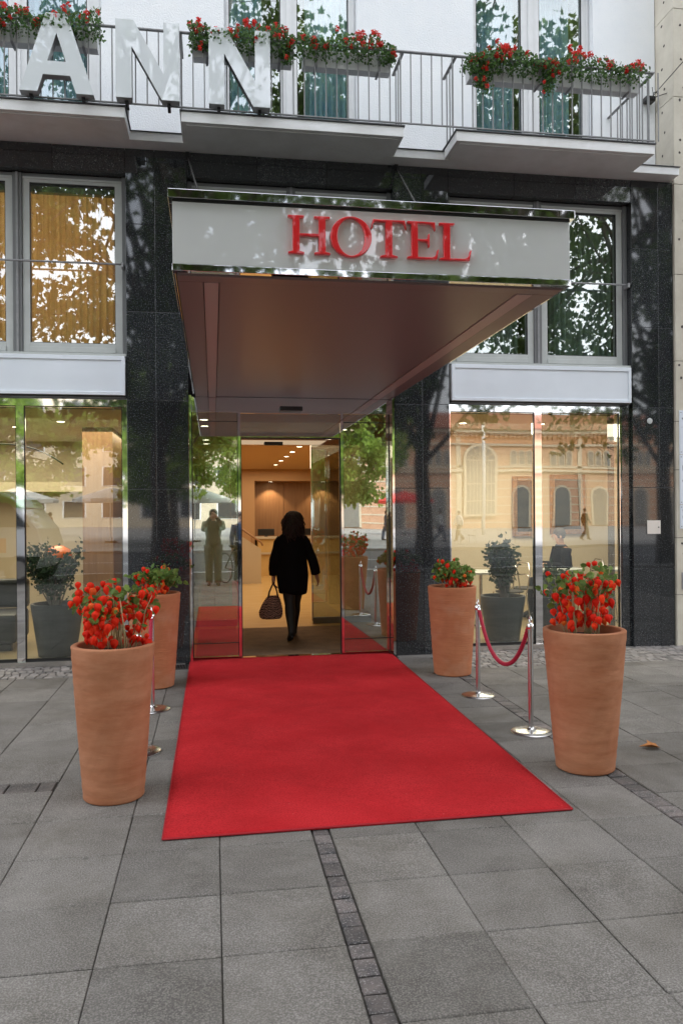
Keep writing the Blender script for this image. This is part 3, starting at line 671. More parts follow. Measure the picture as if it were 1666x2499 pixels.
for (a, b) in (((-.243, -.002, 5.40), (.07, -3.15, 3.29)), ((2.035, -.002, 5.42), (1.72, -3.15, 3.29))):
    r_ = MB().tube([a, b], .011, 8).build('tie_rod', M['brushed'], K, smooth=True)
    MB().box(a[0] - .02, a[0] + .02, -.02, -.002, a[2] - .04, a[2] + .05).build('rod_plate', M['dark_metal'], r_)
# serif HOTEL letters, cap height 1
def arc(cx, cy, rx, ry, a0, a1, n=8): return [(cx + rx * math.cos(R(a0 + (a1 - a0) * i / n)), cy + ry * math.sin(R(a0 + (a1 - a0) * i / n))) for i in range(n + 1)]
def stem(x0, x1, s=.16, t=.045):   # a serifed vertical stem outline from z=0 to z=1, centred x0..x1
    b = .05
    return ([(x0 - s, 0), (x1 + s, 0), (x1 + s, t)] + arc(x1 + b * 1.6, t + b, b * 1.6, b, 270, 180, 4) + arc(x1 + b * 1.6, 1 - t - b, b * 1.6, b, 180, 90, 4)
            + [(x1 + s, 1 - t), (x1 + s, 1), (x0 - s, 1), (x0 - s, 1 - t)] + arc(x0 - b * 1.6, 1 - t - b, b * 1.6, b, 90, 0, 4) + arc(x0 - b * 1.6, t + b, b * 1.6, b, 0, -90, 4) + [(x0 - s, t)])
SW = .16
LET = {
 'H': ([stem(.16, .32), stem(.78, .94)], [[(.32, .475), (.78, .475), (.78, .53), (.32, .53)]]),
}
def letter_H():
    b = .045; t = .045; s = .13
    # one outline
    o = [(0, 0), (.42, 0), (.42, t), (.30, t + .03), (.30, .47), (.80, .47), (.80, t + .03), (.68, t), (.68, 0), (1.1, 0), (1.1, t), (.98, t + .03), (.98, 1 - t - .03), (1.1, 1 - t), (1.1, 1),
         (.68, 1), (.68, 1 - t), (.80, 1 - t - .03), (.80, .535), (.30, .535), (.30, 1 - t - .03), (.42, 1 - t), (.42, 1), (0, 1), (0, 1 - t), (.12, 1 - t - .03), (.12, t + .03), (0, t)]
    return [o], 1.1
def letter_O():
    return [arc(.5, .5, .52, .54, 0, 360, 40)[:-1], arc(.5, .5, .345, .495, 360, 0, 40)[:-1]], 1.02
def letter_T():
    o = [(.24, 0), (.70, 0), (.70, .04), (.56, .075), (.56, .945), (.80, .945)] + arc(.80, .80, .11, .145, 90, 10, 5) + [(.945, .76), (.90, 1.0), (.04, 1.0), (-.005, .76), (.03, .76)] + arc(.14, .80, .11, .145, 170, 90, 5) + [(.38, .945), (.38, .075), (.24, .04)]
    return [o], .94
def letter_E():
    o = [(0, 0), (.84, 0), (.90, .27), (.865, .27)] + arc(.68, .24, .17, .185, 0, -90, 5) + [(.30, .055), (.30, .475), (.52, .475)] + arc(.52, .40, .07, .075, 90, 0, 3) + [(.60, .33), (.635, .33), (.635, .68), (.60, .68)] + arc(.52, .61, .07, .075, 0, -90, 3)[0:] + [(.30, .535), (.30, .945), (.62, .945)] + arc(.62, .80, .15, .145, 90, 10, 5) + [(.80, .77), (.79, 1), (0, 1), (0, .955), (.12, .925), (.12, .075), (0, .045)]
    return [o], .9
def letter_L():
    o = [(0, 0), (.84, 0), (.90, .29), (.865, .29)] + arc(.66, .24, .19, .185, 0, -90, 5) + [(.30, .055), (.30, .925), (.42, .955), (.42, 1), (0, 1), (0, .955), (.12, .925), (.12, .075), (0, .045)]
    return [o], .9
hh = .205
for f, xa, xb in ((letter_H, .405, .622), (letter_O, .629, .842), (letter_T, .842, 1.028), (letter_E, 1.035, 1.205), (letter_L, 1.210, 1.385)):
    xa, xb = .405 + (xa - .405) * 1.035, .405 + (xb - .405) * 1.035; sp, wd = f(); s = (xb - xa) / wd
    curve_obj('letter', sp, M['red_letter'], K, .03, .003, (xa, yf - .022, 2.98 + .003), (s * 1.01, hh))

# ---- big A N N letters standing on the balcony edge
def big(name, outl, x, w_, label):
    t = thing('sign_letter', label, 'sign letter', (x, -.757, 5.606), group='big upright letters on the balcony edge')
    curve_obj('letter_body', outl, [M['letter_side'], M['letter_side']], t, .085, 0, (0, .05, 0), (1, 1))
    curve_obj('letter_face', outl, M['letter_face'], t, .006, 0, (0, 0, 0), (1, 1))
    for q in (.08, w_ - .12): MB().box(q, q + .03, .05, .19, -.03, -.002).build('foot', M['dark_metal'], t)
    return t
hA = .752
A_out = [[(0, 0), (.175, 0), (.232, .165), (.498, .165), (.555, 0), (.73, 0), (.47, hA), (.262, hA)], [(.275, .295), (.366, .565), (.458, .295)][::-1]]
N_out = [[(0, 0), (.15, 0), (.15, .50), (.432, 0), (.60, 0), (.60, hA), (.45, hA), (.45, .25), (.168, hA), (0, hA)]]
s_ = 7.81 / 7.90
big('sign_letter', [[(p[0] * .93, p[1]) for p in q] for q in A_out], -1.775, .68, 'tall pale grey letter A on the balcony edge, leftmost of the sign')
big('sign_letter', N_out, -.892, .60, 'tall pale grey letter N in the middle of the sign, left of the other N')
big('sign_letter', N_out, -.01, .60, 'tall pale grey letter N at the right end of the sign, under the red flowers')

# ================================================================ NEIGHBOUR
NB = thing('neighbour_building', 'pale limestone building at the right edge of the frame with drilled pock marks', 'building')
nb = MB(); zz = -.02; hs = [.82, .82, .95, .97, 1.0, 1.0, 1.0, 1.0, 1.0, 1.0]; lv = [-.02, .60, 1.27, 2.07, 2.64, 3.35, 4.37, 5.43, 6.46, 7.5, 8.6]
for a, b in zip(lv[:-1], lv[1:]):
    for p, q in ((5.372, 6.3), (6.3, 7.3), (7.3, 8.4), (8.4, 9.6)): nb.box(p, q - .006, -.03, .9, a, b - .006)
nb.box(5.372, 34, -.03, 9, 8.61, 26); nb.box(9.61, 34, -.03, .9, -.02, 8.6)  # unseen extension upward and to the right, added to shade the street
nb.build('wall', M['limestone'], NB, bevel=.003)
MB().box(5.38, 9.5, -.02, .88, -.1, 8.55).build('joint_core', M['core'], NB)
r = random.Random(5); pk = MB()
def pockf(x, z, s, y=-.0325): 
    n = 7; pts = [(x + s * r.uniform(.6, 1.2) * math.cos(6.28 * i / n), z + s * r.uniform(.6, 1.3) * math.sin(6.28 * i / n)) for i in range(n)]; pk.prism(pts, 'y', y, y + .002)
for x, z in ((5.46, 7.3), (5.47, 6.9), (5.45, 6.42), (5.52, 6.55), (5.44, 5.8), (5.5, 5.35), (5.49, 5.0), (5.43, 4.78), (5.52, 4.45), (5.52, 4.15), (5.46, 3.75), (5.44, 3.15), (5.52, 3.0), (5.48, 2.85), (5.46, 1.08), (5.47, .85), (5.42, 3.3), (5.45, 5.95), (5.44, 1.2), (5.5, .45)): pockf(x, z, .016)
for k in range(40): pockf(r.uniform(5.6, 8), r.uniform(.3, 7), .016)
pk.build('pock_marks', M['pock'], NB); pk = MB()
for k in range(9):
    z = 5.6 + k * .26; n = 6; pk.add([(5.3705, .16 + .018 * math.cos(1.047 * i) * r.uniform(.7, 1.3) + .05 * (k % 2), z + .018 * math.sin(1.047 * i)) for i in range(n)], [tuple(range(n))])
pk.build('side_pock_marks', M['pock'], NB)
def plate(z0, z1, label, texts):
    t = thing('wall_plate', label, 'sign', (5.41, -.03, z0)); MB().box(0, .34, -.012, 0, 0, z1 - z0).build('plate', M['sign_white'], t, bevel=.002)
    for q in ((.018, .025), (.018, z1 - z0 - .025), (.322, .025), (.322, z1 - z0 - .025)): MB().tube([(q[0], -.0125, q[1]), (q[0], -.016, q[1])], .006, 8).build('screw', M['steel_grey'], t)
    for s, x, z, sz in texts: text_obj('lettering', s, M['ink'], t, sz, (x, -.0135, z))
plate(2.25, 2.765, 'tallest blue white wall plate, top one at the right edge', (('B', .028, .41, .028), ('I', .028, .31, .02)))
plate(1.66, 2.243, 'middle blue white wall plate with a dark B above a dark A', (('B', .03, .40, .085), ('A', .03, .27, .06)))
plate(1.375, 1.653, 'lowest blue white wall plate, smallest of the three', (('P', .03, .12, .05), ('I', .028, .21, .02)))
gr = thing('vent_grille', 'small grey louvred grille low on the limestone wall', 'grille', (5.43, -.031, .66)); MB().box(0, .2, -.01, 0, 0, .2).build('grille_frame', M['steel_grey'], gr)
for k in range(6): MB().box(.012, .188, -.016, -.011, .02 + k * .028, .034 + k * .028).build('slat', M['frame_dark'], gr)
cap = MB().lathe([(0, -.006), (.02, -.006), (.033, -.004), (.035, 0)], seg=24).build('round_cap', M['frame_light']); cap.rotation_euler = (R(90), 0, 0); cap.location = (5.055, -.003, 2.641); cap.rotation_euler = (R(90), 0, 0)
cap.data.transform(Matrix.Scale(-1, 4, (0, 0, 1))); tag(cap, 'small round metal cap on the right granite pier', 'cap')
jb = thing('access_plate', 'square cream cover plate with a small lock on the right granite pier', 'cover plate', (5.01, -.002, 1.316))
MB().box(0, .168, -.012, 0, 0, .158).build('cover', mat('cream_cover', (.72, .66, .60), .4), jb, bevel=.003); MB().tube([(.14, -.013, .078), (.14, -.017, .078)], .008, 10).build('lock', M['dark_metal'], jb)
cb = thing('span_wire_anchor', 'black wall anchor with two span wires at the top right', 'cable anchor', (5.24, .3, 6.56))
MB().box(-.05, .07, -.06, .05, -.02, .04).build('anchor_block', M['black'], cb, bevel=.008)
ring = [(.04 + .03 * math.cos(a * .52), -.1, .03 + .03 * math.sin(a * .52)) for a in range(13)]; MB().tube(ring, .005, 6, caps=False).build('hook', M['black'], cb)
MB().tube([(0, -.05, .0), (.45, -4.0, .90)], .005, 6).build('wire', M['black'], cb); MB().tube([(0, -.05, .0), (2.3, -2.6, .1)], .005, 6).build('wire', M['black'], cb)
MB().tube([(-.12, -.3, .0), (.05, -.05, .0)], .004, 6).build('stay', M['black'], cb)

# ================================================================ CARPET, STANCHIONS
ca = MB(); n = 60; r = random.Random(2)
cx0, cx1 = [], []
yy0, yy1 = -4.675, .135
vs = []
NX = 40
for j in range(n + 1):
    t = j / n; y = yy0 + (yy1 - yy0) * t
    xl = -.255 + .004 * math.sin(y * 2.1); xr = 1.875 + .085 * t + .003 * math.sin(y * 3)
    for i in range(NX + 1):
        s = i / NX; x = xl + (xr - xl) * s; yq = y + (.018 * s if j == 0 else 0)
        z = .012 + .0022 * math.sin(y * 3.1 + x * .7) * math.sin(x * 1.3 + .4) + .0012 * math.sin(x * 4 + y * 2.2)
        vs.append((x, yq, z))
fs = [(j * (NX + 1) + i, j * (NX + 1) + i + 1, (j + 1) * (NX + 1) + i + 1, (j + 1) * (NX + 1) + i) for j in range(n) for i in range(NX)]
ca.add(vs, fs)
cp = ca.build('red_carpet', M['carpet'], smooth=True); q = cp.modifiers.new('s', 'SOLIDIFY'); q.thickness = .008; q.offset = -1
tag(cp, 'bright red carpet runner laid from the pavement to the entrance door', 'carpet')
M['hem'] = mat('carpet_hem', (.33, .005, .012), .8)
hb = MB(); hb.tube([(-.255, -4.676, .010), (1.875, -4.656, .010)], .005, 6); hb.tube([(-.256, -4.675, .010), (-.255, .13, .010)], .0045, 6); hb.tube([(1.875, -4.655, .010), (1.958, .13, .010)], .0045, 6)
hb.build('hem', M['hem'], cp)
dg = thing('drain_grate', 'small steel floor grate at the foot of the left granite pier', 'drain grate', (-.52, -.34, .002)); MB().box(0, .255, 0, .24, 0, .004).build('grate_frame', M['dark_metal'], dg)
for k in range(15): MB().box(.01 + k * .016, .018 + k * .016, .01, .23, .0045, .009).build('grate_bar', M['brushed'], dg)

def stanchion():
    t = thing('stanchion', 'x', 'stanchion', group='polished rope posts beside the carpet')
    sharp_smooth(MB().lathe([(.146, 0), (.146, .006), (.14, .012), (.10, .018), (.045, .024), (.026, .032), (.021, .04), (0, .04)], seg=48).build('base', M['brushed'], t), 40)
    MB().lathe([(.0195, .03), (.0195, .765), (0, .765)], seg=24).build('pole', M['brushed'], t, smooth=False)
    sharp_smooth(MB().lathe([(.0215, .745), (.024, .75), (.024, .78), (.020, .786), (.012, .79), (0, .79)], seg=24).build('collar', M['chrome'], t), 40)
    rg = [(0, .020 * math.cos(a), .812 + .024 * math.sin(a)) for a in [k * math.pi / 8 for k in range(17)]]
    MB().tube(rg, .0045, 8, caps=False).build('ring', M['chrome'], t, smooth=True); return t
st = stanchion(); pp = [s for s in st.children if s.name.startswith('pole')][0]
sharp_smooth(pp, 40)
SP = [((2.25, -3.19, 0), 'rope post on the right of the carpet, nearer the camera'), ((2.25, -2.03, 0), 'rope post on the right of the carpet, nearer the building'),
      ((-.50, -3.16, 0), 'rope post on the left hidden behind the front left planter'), ((-.50, -2.0, 0), 'rope post on the left between the two left planters')]
for i, (p, l) in enumerate(SP):
    o = st if i == 0 else dup(st, p, 0); o.location = p; o['label'] = l
def rope(x, ya, yb, label):
    t = thing('barrier_rope', label, 'rope', group='red barrier ropes hanging between the posts')
    n = 60; pts = []; zl = .392
    for i in range(n + 1):
        s = i / n; y = ya + .045 + (yb - ya - .09) * s; z = zl + (.745 - zl) * (math.cosh((s - .5) * 3.4) - 1) / (math.cosh(1.7) - 1); pts.append((x, y, z))
    core = MB().tube(pts, .014, 10).build('rope', M['rope'], t, smooth=True)
    tw = MB()
    for k in range(3):
        hp = []
        for i in range(n * 4 + 1):
            s = i / (n * 4); j = min(int(s * n), n - 1); f = s * n - j; a = Vector(pts[j]); b = Vector(pts[j + 1]); p = a.lerp(b, f); d = (b - a).normalized(); nn = Vector((1, 0, 0)); bb = d.cross(nn)
            an = s * 150 + k * 2.094; hp.append(p + (nn * math.cos(an) + bb * math.sin(an)) * .0095)
        tw.tube(hp, .0075, 6)
    tw.build('twist', M['rope'], core, smooth=True)
    for y, z, q in ((ya + .03, .768, ya + .05), (yb - .03, .768, yb - .05)):
        MB().tube([(x, y - (.005 if y == ya + .03 else -.005), z + .01), (x, q, z - .03)], [.010, .016], 10).build('end_clip', M['chrome'], t, smooth=True)
rope(2.25, -3.19, -2.03, 'red twisted rope sagging between the two right hand posts')
rope(-.50, -3.16, -2.0, 'red twisted rope between the two left hand posts, mostly hidden by the planter')

# ================================================================ POTS AND PHYSALIS
def pot(x, y, rt, rb, label, seed):
    t = thing('terracotta_planter', label, 'planter', (x, y, 0), group='tall terracotta planters flanking the carpet')
    r = random.Random(seed); ph = [r.uniform(0, 6) for _ in range(6)]
    prof = [(rb - .012, 0), (rb, .008)]; N_ = 40; hp = .865
    for i in range(N_ + 1):
        z = .012 + (hp - .02) * i / N_; rr = rb + (rt - rb) * (z / hp) ** .92 + .0009 * math.sin(z * 95 + ph[0]) + .0006 * math.sin(z * 210 + ph[1])
        prof.append((rr, z))
    prof += [(rt - .002, hp - .004), (rt - .008, hp), (rt - .030, hp), (rt - .036, hp - .006), (rt - .040, hp - .05), (rt - .046, hp - .065), (0, hp - .065)]
    o = MB().lathe(prof, seg=72, wob=lambda a, z: 1 + .004 * math.sin(2 * a + ph[2]) + .002 * math.sin(5 * a + z * 9)).build('pot', M['terracotta' if seed < 3 else 'terracotta_b'], t); sharp_smooth(o, 50)
    o.rotation_euler = (0, 0, r.uniform(0, 6)); o.location = (0, 0, 0)
    s = MB(); rr = random.Random(seed + 1); ring = []
    s.lathe([(rt - .044, hp - .055), (rt * .6, hp - .045), (0, hp - .038)], seg=24); s.build('soil', M['soil'], t, smooth=True); return t
POTS = [((-.565, -3.99), .229, .166, 'terracotta planter at the front left of the carpet, biggest in view', 1),
        ((2.268, -4.0), .252, .175, 'terracotta planter at the front right, standing beyond the carpet corner', 2),
        ((-.548, -1.08), .242, .178, 'terracotta planter at the back left, against the left granite pier', 3),
        ((2.315, -1.07), .238, .18, 'terracotta planter at the back right, in front of the right granite pier', 4)]
for (c, rt, rb, l, s) in POTS: pot(c[0], c[1], rt, rb, l, s)
HUSK = [(0, .004), (.011, .001), (.021, -.006), (.0275, -.018), (.0275, -.030), (.022, -.044), (.013, -.057), (.005, -.069), (0, -.077)]
def lantern_mesh(m):
    o = MB().lathe(HUSK, seg=20, wob=lambda a, z: 1 + .24 * abs(math.cos(2.5 * a)) - .14).build('lantern', m, smooth=True); C.objects.unlink(o); return o
LS = [lantern_mesh(M['lantern']), lantern_mesh(M['lantern_o'])]
def physalis(c, top, spread, nl, label, seed, leafy=.4, low=.06):
    t = thing('lantern_plant', label, 'plant', (c[0], c[1], .82), group='orange lantern plants in the terracotta planters')
    r = random.Random(seed); stems = MB(); leaves = MB(); ends = []
    ns = 16
    for k in range(ns):
        a = r.uniform(0, 6.28); d = spread * math.sqrt(r.random()); b = (.55 * d * math.cos(a), .55 * d * math.sin(a), 0)
        e = (1.0 * d * math.cos(a), 1.0 * d * math.sin(a), top * r.uniform(.6, 1.02) * (1 - .25 * (d / spread) ** 2))
        pts = [Vector(b).lerp(Vector(e), s) + Vector((.012 * math.sin(s * 7 + k), .012 * math.cos(s * 6 + k), 0)) * s for s in (0, .25, .5, .75, 1)]
        stems.tube(pts, [.0034, .003, .0028, .0024, .0018], 6); ends.append(pts)
    for k in range(12):
        a = r.uniform(0, 6.28); d = spread * .5 * r.random(); b = Vector((d * math.cos(a), d * math.sin(a) - .03, 0)); e = b + Vector((r.uniform(-.04, .04), r.uniform(-.05, 0), top * r.uniform(.45, .8)))
        stems.tube([b, b.lerp(e, .5) + Vector((r.uniform(-.008, .008), 0, 0)), e], [.004, .0034, .0022], 6)
    placed = []; tries = 0; more = MB()
    while len(placed) < nl and tries < 6000:
        tries += 1; k = r.randrange(ns); s = min(1, r.uniform(.15, 1.1)); i = min(int(s * 4), 3); p = ends[k][i].lerp(ends[k][i + 1], s * 4 - i)
        a = r.uniform(0, 6.28); q = p + Vector((math.cos(a), math.sin(a), 0)) * r.uniform(.015, .06); q.z = max(q.z + r.uniform(0, .04), low)
        if q.xy.length > spread * 1.12: continue
        if any((q - o).length < .028 for o in placed): continue
        placed.append(q); stems.tube([p, (p + q) / 2 + Vector((0, 0, .012)), q], .0011, 4)
        s0 = r.uniform(.46, .80)
        if len(placed) > 98:
            more.lathe([(a_ * s0, b_ * s0) for a_, b_ in HUSK], c=tuple(q), seg=15, wob=lambda a, z: 1 + .24 * abs(math.cos(2.5 * a)) - .14); continue
        src = LS[1] if r.random() < .16 else LS[0]
        o = inst(src, t, q, (r.uniform(-.5, .5), r.uniform(-.5, .5), r.uniform(0, 6.28)), tuple(u * s_ for u, s_ in zip((1, 1, r.uniform(.85, 1.25)), [s0] * 3))); o.name = 'lantern'
    stems.build('stems', M['straw'], t, smooth=True)
    if more.v: more.build('small_lanterns', M['lantern'], t, smooth=True)['kind'] = 'stuff'
    for k in range(int(520 * leafy)):
        pts = ends[r.randrange(ns)]; s = r.uniform(.5, 1.0) ** .55; i = min(int(s * 4), 3); p = pts[i].lerp(pts[i + 1], s * 4 - i)
        a = r.uniform(0, 6.28); p = p + Vector((math.cos(a), math.sin(a), r.uniform(-.4, .7))) * r.uniform(.01, .08)
        leaf(leaves, p, r.uniform(.025, .062), rand_rot(r))
    leaves.build('leaves', M['leaf_pot'], t)
physalis((-.565, -3.99), .43, .215, 165, 'orange lantern plant in the front left planter, thick with husks over bare stems', 11, .42)
physalis((2.268, -4.0), .50, .225, 160, 'orange lantern plant in the front right planter, husks rising to a loose peak', 12, .55)
physalis((-.548, -1.08), .31, .235, 85, 'orange lantern plant in the back left planter with much green leaf', 13, 1.3, .07)
physalis((2.315, -1.07), .30, .235, 85, 'orange lantern plant in the back right planter, low and leafy', 14, 1.3, .07)
for s in LS: bpy.data.objects.remove(s)

# fallen leaf
lf = MB(); r = random.Random(9)
pts = [(a * .11, b * .13, .006 + .03 * abs(a) ** 1.5 + .012 * math.sin(b * 4)) for a, b in LOBED]; lf.add(pts + [(0, .04, .004)], [(i, (i + 1) % len(pts), len(pts)) for i in range(len(pts))])
fl = lf.build('fallen_leaf', M['dry_leaf']); fl.location = (2.93, -3.72, .003); fl.rotation_euler = (0.1, .05, R(75)); q = fl.modifiers.new('s', 'SOLIDIFY'); q.thickness = .0012
tag(fl, 'curled orange brown leaf lying on the paving at the right', 'leaf')

# ================================================================ BALCONY FLOWERS
def flower_mesh():
    mb = MB(); r = random.Random(31)
    for k in range(16):
        d = Vector((r.gauss(0, 1), r.gauss(0, 1), r.gauss(.4, 1))).normalized() * r.uniform(.012, .03)
        for j in range(3): leaf(mb, d, r.uniform(.016, .024), rand_rot(r))
    o = mb.build('blossom', M['petal']); C.objects.unlink(o); return o
FM = flower_mesh()
def flower_box(x0, x1, label, seed, hang=(), n_f=26, y=-.56, full=1.0):
    t = thing('flower_box', label, 'flower box', (x0, y, 6.13), group='geranium boxes along the balcony railing'); w_ = x1 - x0; r = random.Random(seed)
    MB().prism([(-.075, .165), (-.055, 0), (.055, 0), (.075, .165)], 'x', .0, w_).build('box', M['frame_white'], t, bevel=.004)
    for q in (.12, w_ - .14):
        MB().box(q, q + .025, -.086, .086, -.006, -.001).build('bracket', M['steel_grey'], t); MB().box(q, q + .025, -.092, -.087, -.006, .21).build('bracket', M['steel_grey'], t)
    mb = MB(); n = int(2300 * w_ * full)
    prof = lambda x: .75 + .35 * math.sin(x * 7 + seed) + .2 * math.sin(x * 17 + seed * 2)
    for k in range(n):
        x = r.uniform(-.04, w_ + .04); h = prof(x)
        a = r.uniform(-.1, 1.38) * math.pi; d = math.sqrt(r.random())
        p = Vector((x, -.04 + .17 * d * math.cos(a) * 1.15, .17 + (.18 * h * d * math.sin(a) if math.sin(a) > 0 else .17 * d * math.sin(a))))
        leaf(mb, p, r.uniform(.018, .042), rand_rot(r))
    for hx, ln in hang:
        for k in range(int(800 * ln)):
            s = r.random(); p = Vector((hx + r.gauss(0, .05) * (1 - .5 * s), -.12 + r.gauss(0, .03), .17 - ln * s)); leaf(mb, p, r.uniform(.018, .038), rand_rot(r))
    mb.build('foliage', M['leaf_ger'], t)
    for k in range(n_f):
        x = r.uniform(-.03, w_ + .03); a = r.uniform(.15, 1.35)
        p = (x, -.04 - .15 * math.cos(a) - .0, .16 + .22 * prof(x) * math.sin(a) + r.uniform(-.06, .03))
        o = inst(FM, t, p, (r.uniform(-.6, .6), r.uniform(-.6, .6), r.uniform(0, 6)), r.uniform(.7, 1.15)); o.name = 'blossom'
    for hx, ln in hang:
        for k in range(max(2, int(ln * 14))):
            o = inst(FM, t, (hx + r.gauss(0, .04), -.17, .15 - ln * r.random()), (0, 0, r.uniform(0, 6)), r.uniform(.6, .9)); o.name = 'blossom'
flower_box(-3.0, -2.04, 'geranium box cut off by the left edge, left of the one behind letter A', 1, [(.93, .12)], 20)
flower_box(-2.0, -1.08, 'geranium box partly hidden by the top of the letter A', 2, [(.02, .10)], 24)
flower_box(-.16, .82, 'geranium box above the right hand letter N', 3, [(.1, .14), (.92, .2)], 34, full=1.2)
flower_box(.93, 1.84, 'geranium box between the letter N and the end of the middle balcony', 4, [(.88, .12)], 28)
flower_box(2.68, 3.58, 'geranium box with long trails at the left of the right balcony', 5, [(.08, .28), (.16, .34), (.84, .30), (.9, .2)], 34, full=1.2)
flower_box(3.68, 4.6, 'geranium box with few trails at the right end of the balcony', 6, [], 24, full=.8)
bpy.data.objects.remove(FM)
#PART2
# ================================================================ PEOPLE
def hand_chain(V, E, Rr, wi, wpos, down, side, fwd, curl=.5, s=1.0):
    """palm and five fingers hanging from wrist wi; down = finger direction, side = thumb side, fwd = curl direction"""
    down, side, fwd = Vector(down).normalized(), Vector(side).normalized(), Vector(fwd).normalized()
    def add(p, r, par): V.append(tuple(p)); Rr.append(r); E.append((par, len(V) - 1)); return len(V) - 1
    w0 = Vector(wpos); pm = add(w0 + down * .045 * s, (.030 * s, .018 * s), wi)
    for i, (o, l) in enumerate(((.030, .066), (.011, .075), (-.009, .070), (-.028, .055))):
        k = add(w0 + down * .088 * s + side * o * s, .0105 * s, pm)
        a = add(w0 + down * (.088 + l * .45) * s + side * o * 1.1 * s + fwd * curl * .016 * s, .0088 * s, k)
        b = add(w0 + down * (.088 + l * .8) * s + side * o * 1.1 * s + fwd * curl * .045 * s, .0078 * s, a)
        add(w0 + down * (.088 + l * (1 - .35 * curl)) * s + side * o * 1.05 * s + fwd * curl * .068 * s, .0062 * s, b)
    a = add(w0 + down * .03 * s + side * .034 * s + fwd * .008 * s, .013 * s, pm); b = add(w0 + down * .062 * s + side * .052 * s + fwd * .018 * s, .0105 * s, a)
    add(w0 + down * .085 * s + side * .05 * s + fwd * .032 * s, .008 * s, b)
def figure(label, loc, rz, pose, cloth, group=None, scale=1.0, hair='short', name='person', curl=(.5, .5)):
    """pose: joints dict; faces +Y; x to its right"""
    t = thing(name, label, 'person', loc, rz, group); t.scale = (scale,) * 3
    J = dict(pelvis=(0, 0, .90), belly=(0, 0, 1.02), chest=(0, .0, 1.22), neckb=(0, -.01, 1.37), neck=(0, .0, 1.43), head=(0, .015, 1.50), crown=(0, .01, 1.60),
             shR=(.16, -.01, 1.325), elR=(.22, -.03, 1.06), wrR=(.25, .05, .84), shL=(-.16, -.01, 1.325), elL=(-.22, -.03, 1.06), wrL=(-.25, .05, .84),
             hipR=(.085, 0, .86), knR=(.09, .05, .47), anR=(.09, -.02, .09), toR=(.1, .14, .03), hipL=(-.085, 0, .86), knL=(-.09, .03, .47), anL=(-.09, -.06, .09), toL=(-.1, .10, .03))
    J.update(pose)
    rad = dict(pelvis=(.13, .10), belly=(.115, .085), chest=(.13, .095), neckb=(.07, .06), neck=.05, head=(.072, .085), crown=(.055, .065), shR=.058, elR=.040, wrR=.027, shL=.058, elL=.040, wrL=.027,
               hipR=.085, knR=.055, anR=.036, toR=.03, hipL=.085, knL=.055, anL=.036, toL=.03)
    names = list(J); V = [J[n] for n in names]; Rr = [rad[n] for n in names]; ix = {n: i for i, n in enumerate(names)}
    E = [('pelvis', 'belly'), ('belly', 'chest'), ('chest', 'neckb'), ('neckb', 'neck'), ('neck', 'head'), ('head', 'crown')]
    for S in 'RL': E += [('chest', 'sh' + S), ('sh' + S, 'el' + S), ('el' + S, 'wr' + S), ('pelvis', 'hip' + S), ('hip' + S, 'kn' + S), ('kn' + S, 'an' + S), ('an' + S, 'to' + S)]
    E = [(ix[a], ix[b]) for a, b in E]
    for S, sg, cu in (('R', 1, curl[0]), ('L', -1, curl[1])):
        d = Vector(J['wr' + S]) - Vector(J['el' + S]); hd = d.normalized()
        fw = Vector((-sg, .25, 0)); fw = (fw - hd * fw.dot(hd)).normalized(); sd = hd.cross(fw).normalized()
        if sd.y < 0: sd = -sd
        hand_chain(V, E, Rr, ix['wr' + S], J['wr' + S], hd, sd, fw, cu)
    # nose and jaw on the head so that it has a face
    h = Vector(J['head'])
    me = skin_mesh(V, E, Rr, 2)
    body = mesh_obj('body', me, cloth.get('skin', M['skin']), t)
    fc = MB()
    fc.tube([h + Vector((0, .082, .035)), h + Vector((0, .105, -.002)), h + Vector((0, .085, -.008))], [.006, .012, .006], 6)
    fc.tube([h + Vector((-.022, .082, -.035)), h + Vector((0, .088, -.036)), h + Vector((.022, .082, -.035))], .005, 6)
    for q in (-.03, .03): fc.lathe([(0, -.008), (.008, 0), (0, .008)], c=tuple(h + Vector((q, .08, .035))), seg=8)
    for q in (-.078, .078): fc.ell_loft([(h.x + q, h.y, h.z - .02, .006, .014), (h.x + q, h.y - .004, h.z + .01, .010, .02), (h.x + q, h.y - .004, h.z + .035, .006, .014)], 8)
    fc.build('face', cloth.get('skin', M['skin']), body, smooth=True)
    def tubecloth(name, chains, m):
        mb = MB()
        for pts, rs in chains:
            P_ = [Vector(p) for p in pts]; Q = []; RR = []
            for i in range(len(P_) - 1):
                for s in (0, .33, .66): Q.append(P_[i].lerp(P_[i + 1], s)); RR.append(rs[i] + (rs[i + 1] - rs[i]) * s)
            Q.append(P_[-1]); RR.append(rs[-1]); mb.tube(Q, RR, 14)
        return mb.build(name, m, t, smooth=True)
    if 'legs' in cloth:
        for S in 'RL':
            pass
        tubecloth('trousers', [([J['hip' + S], J['kn' + S], Vector(J['an' + S]) + Vector((0, 0, -.02))], [.115, .085, .075]) for S in 'RL'], cloth['legs'])
    if 'shoes' in cloth:
        sh = MB()
        for S in 'RL':
            a, b = Vector(J['an' + S]), Vector(J['to' + S]); d = (b - a); d.z = 0; d.normalize(); s_ = Vector((d.y, -d.x, 0)); zb = min(a.z, b.z) - .035 if S in cloth.get('flat', 'RL') else b.z - .03
            sh.tube([a - d * .05 + Vector((0, 0, -.035)), a + Vector((0, 0, -.02)) + d * .03, b + Vector((0, 0, .0)), b + d * .06 + Vector((0, 0, -.004))], [.036, .046, .040, .022], 10)
        sh.build('shoes', cloth['shoes'], t, smooth=True)
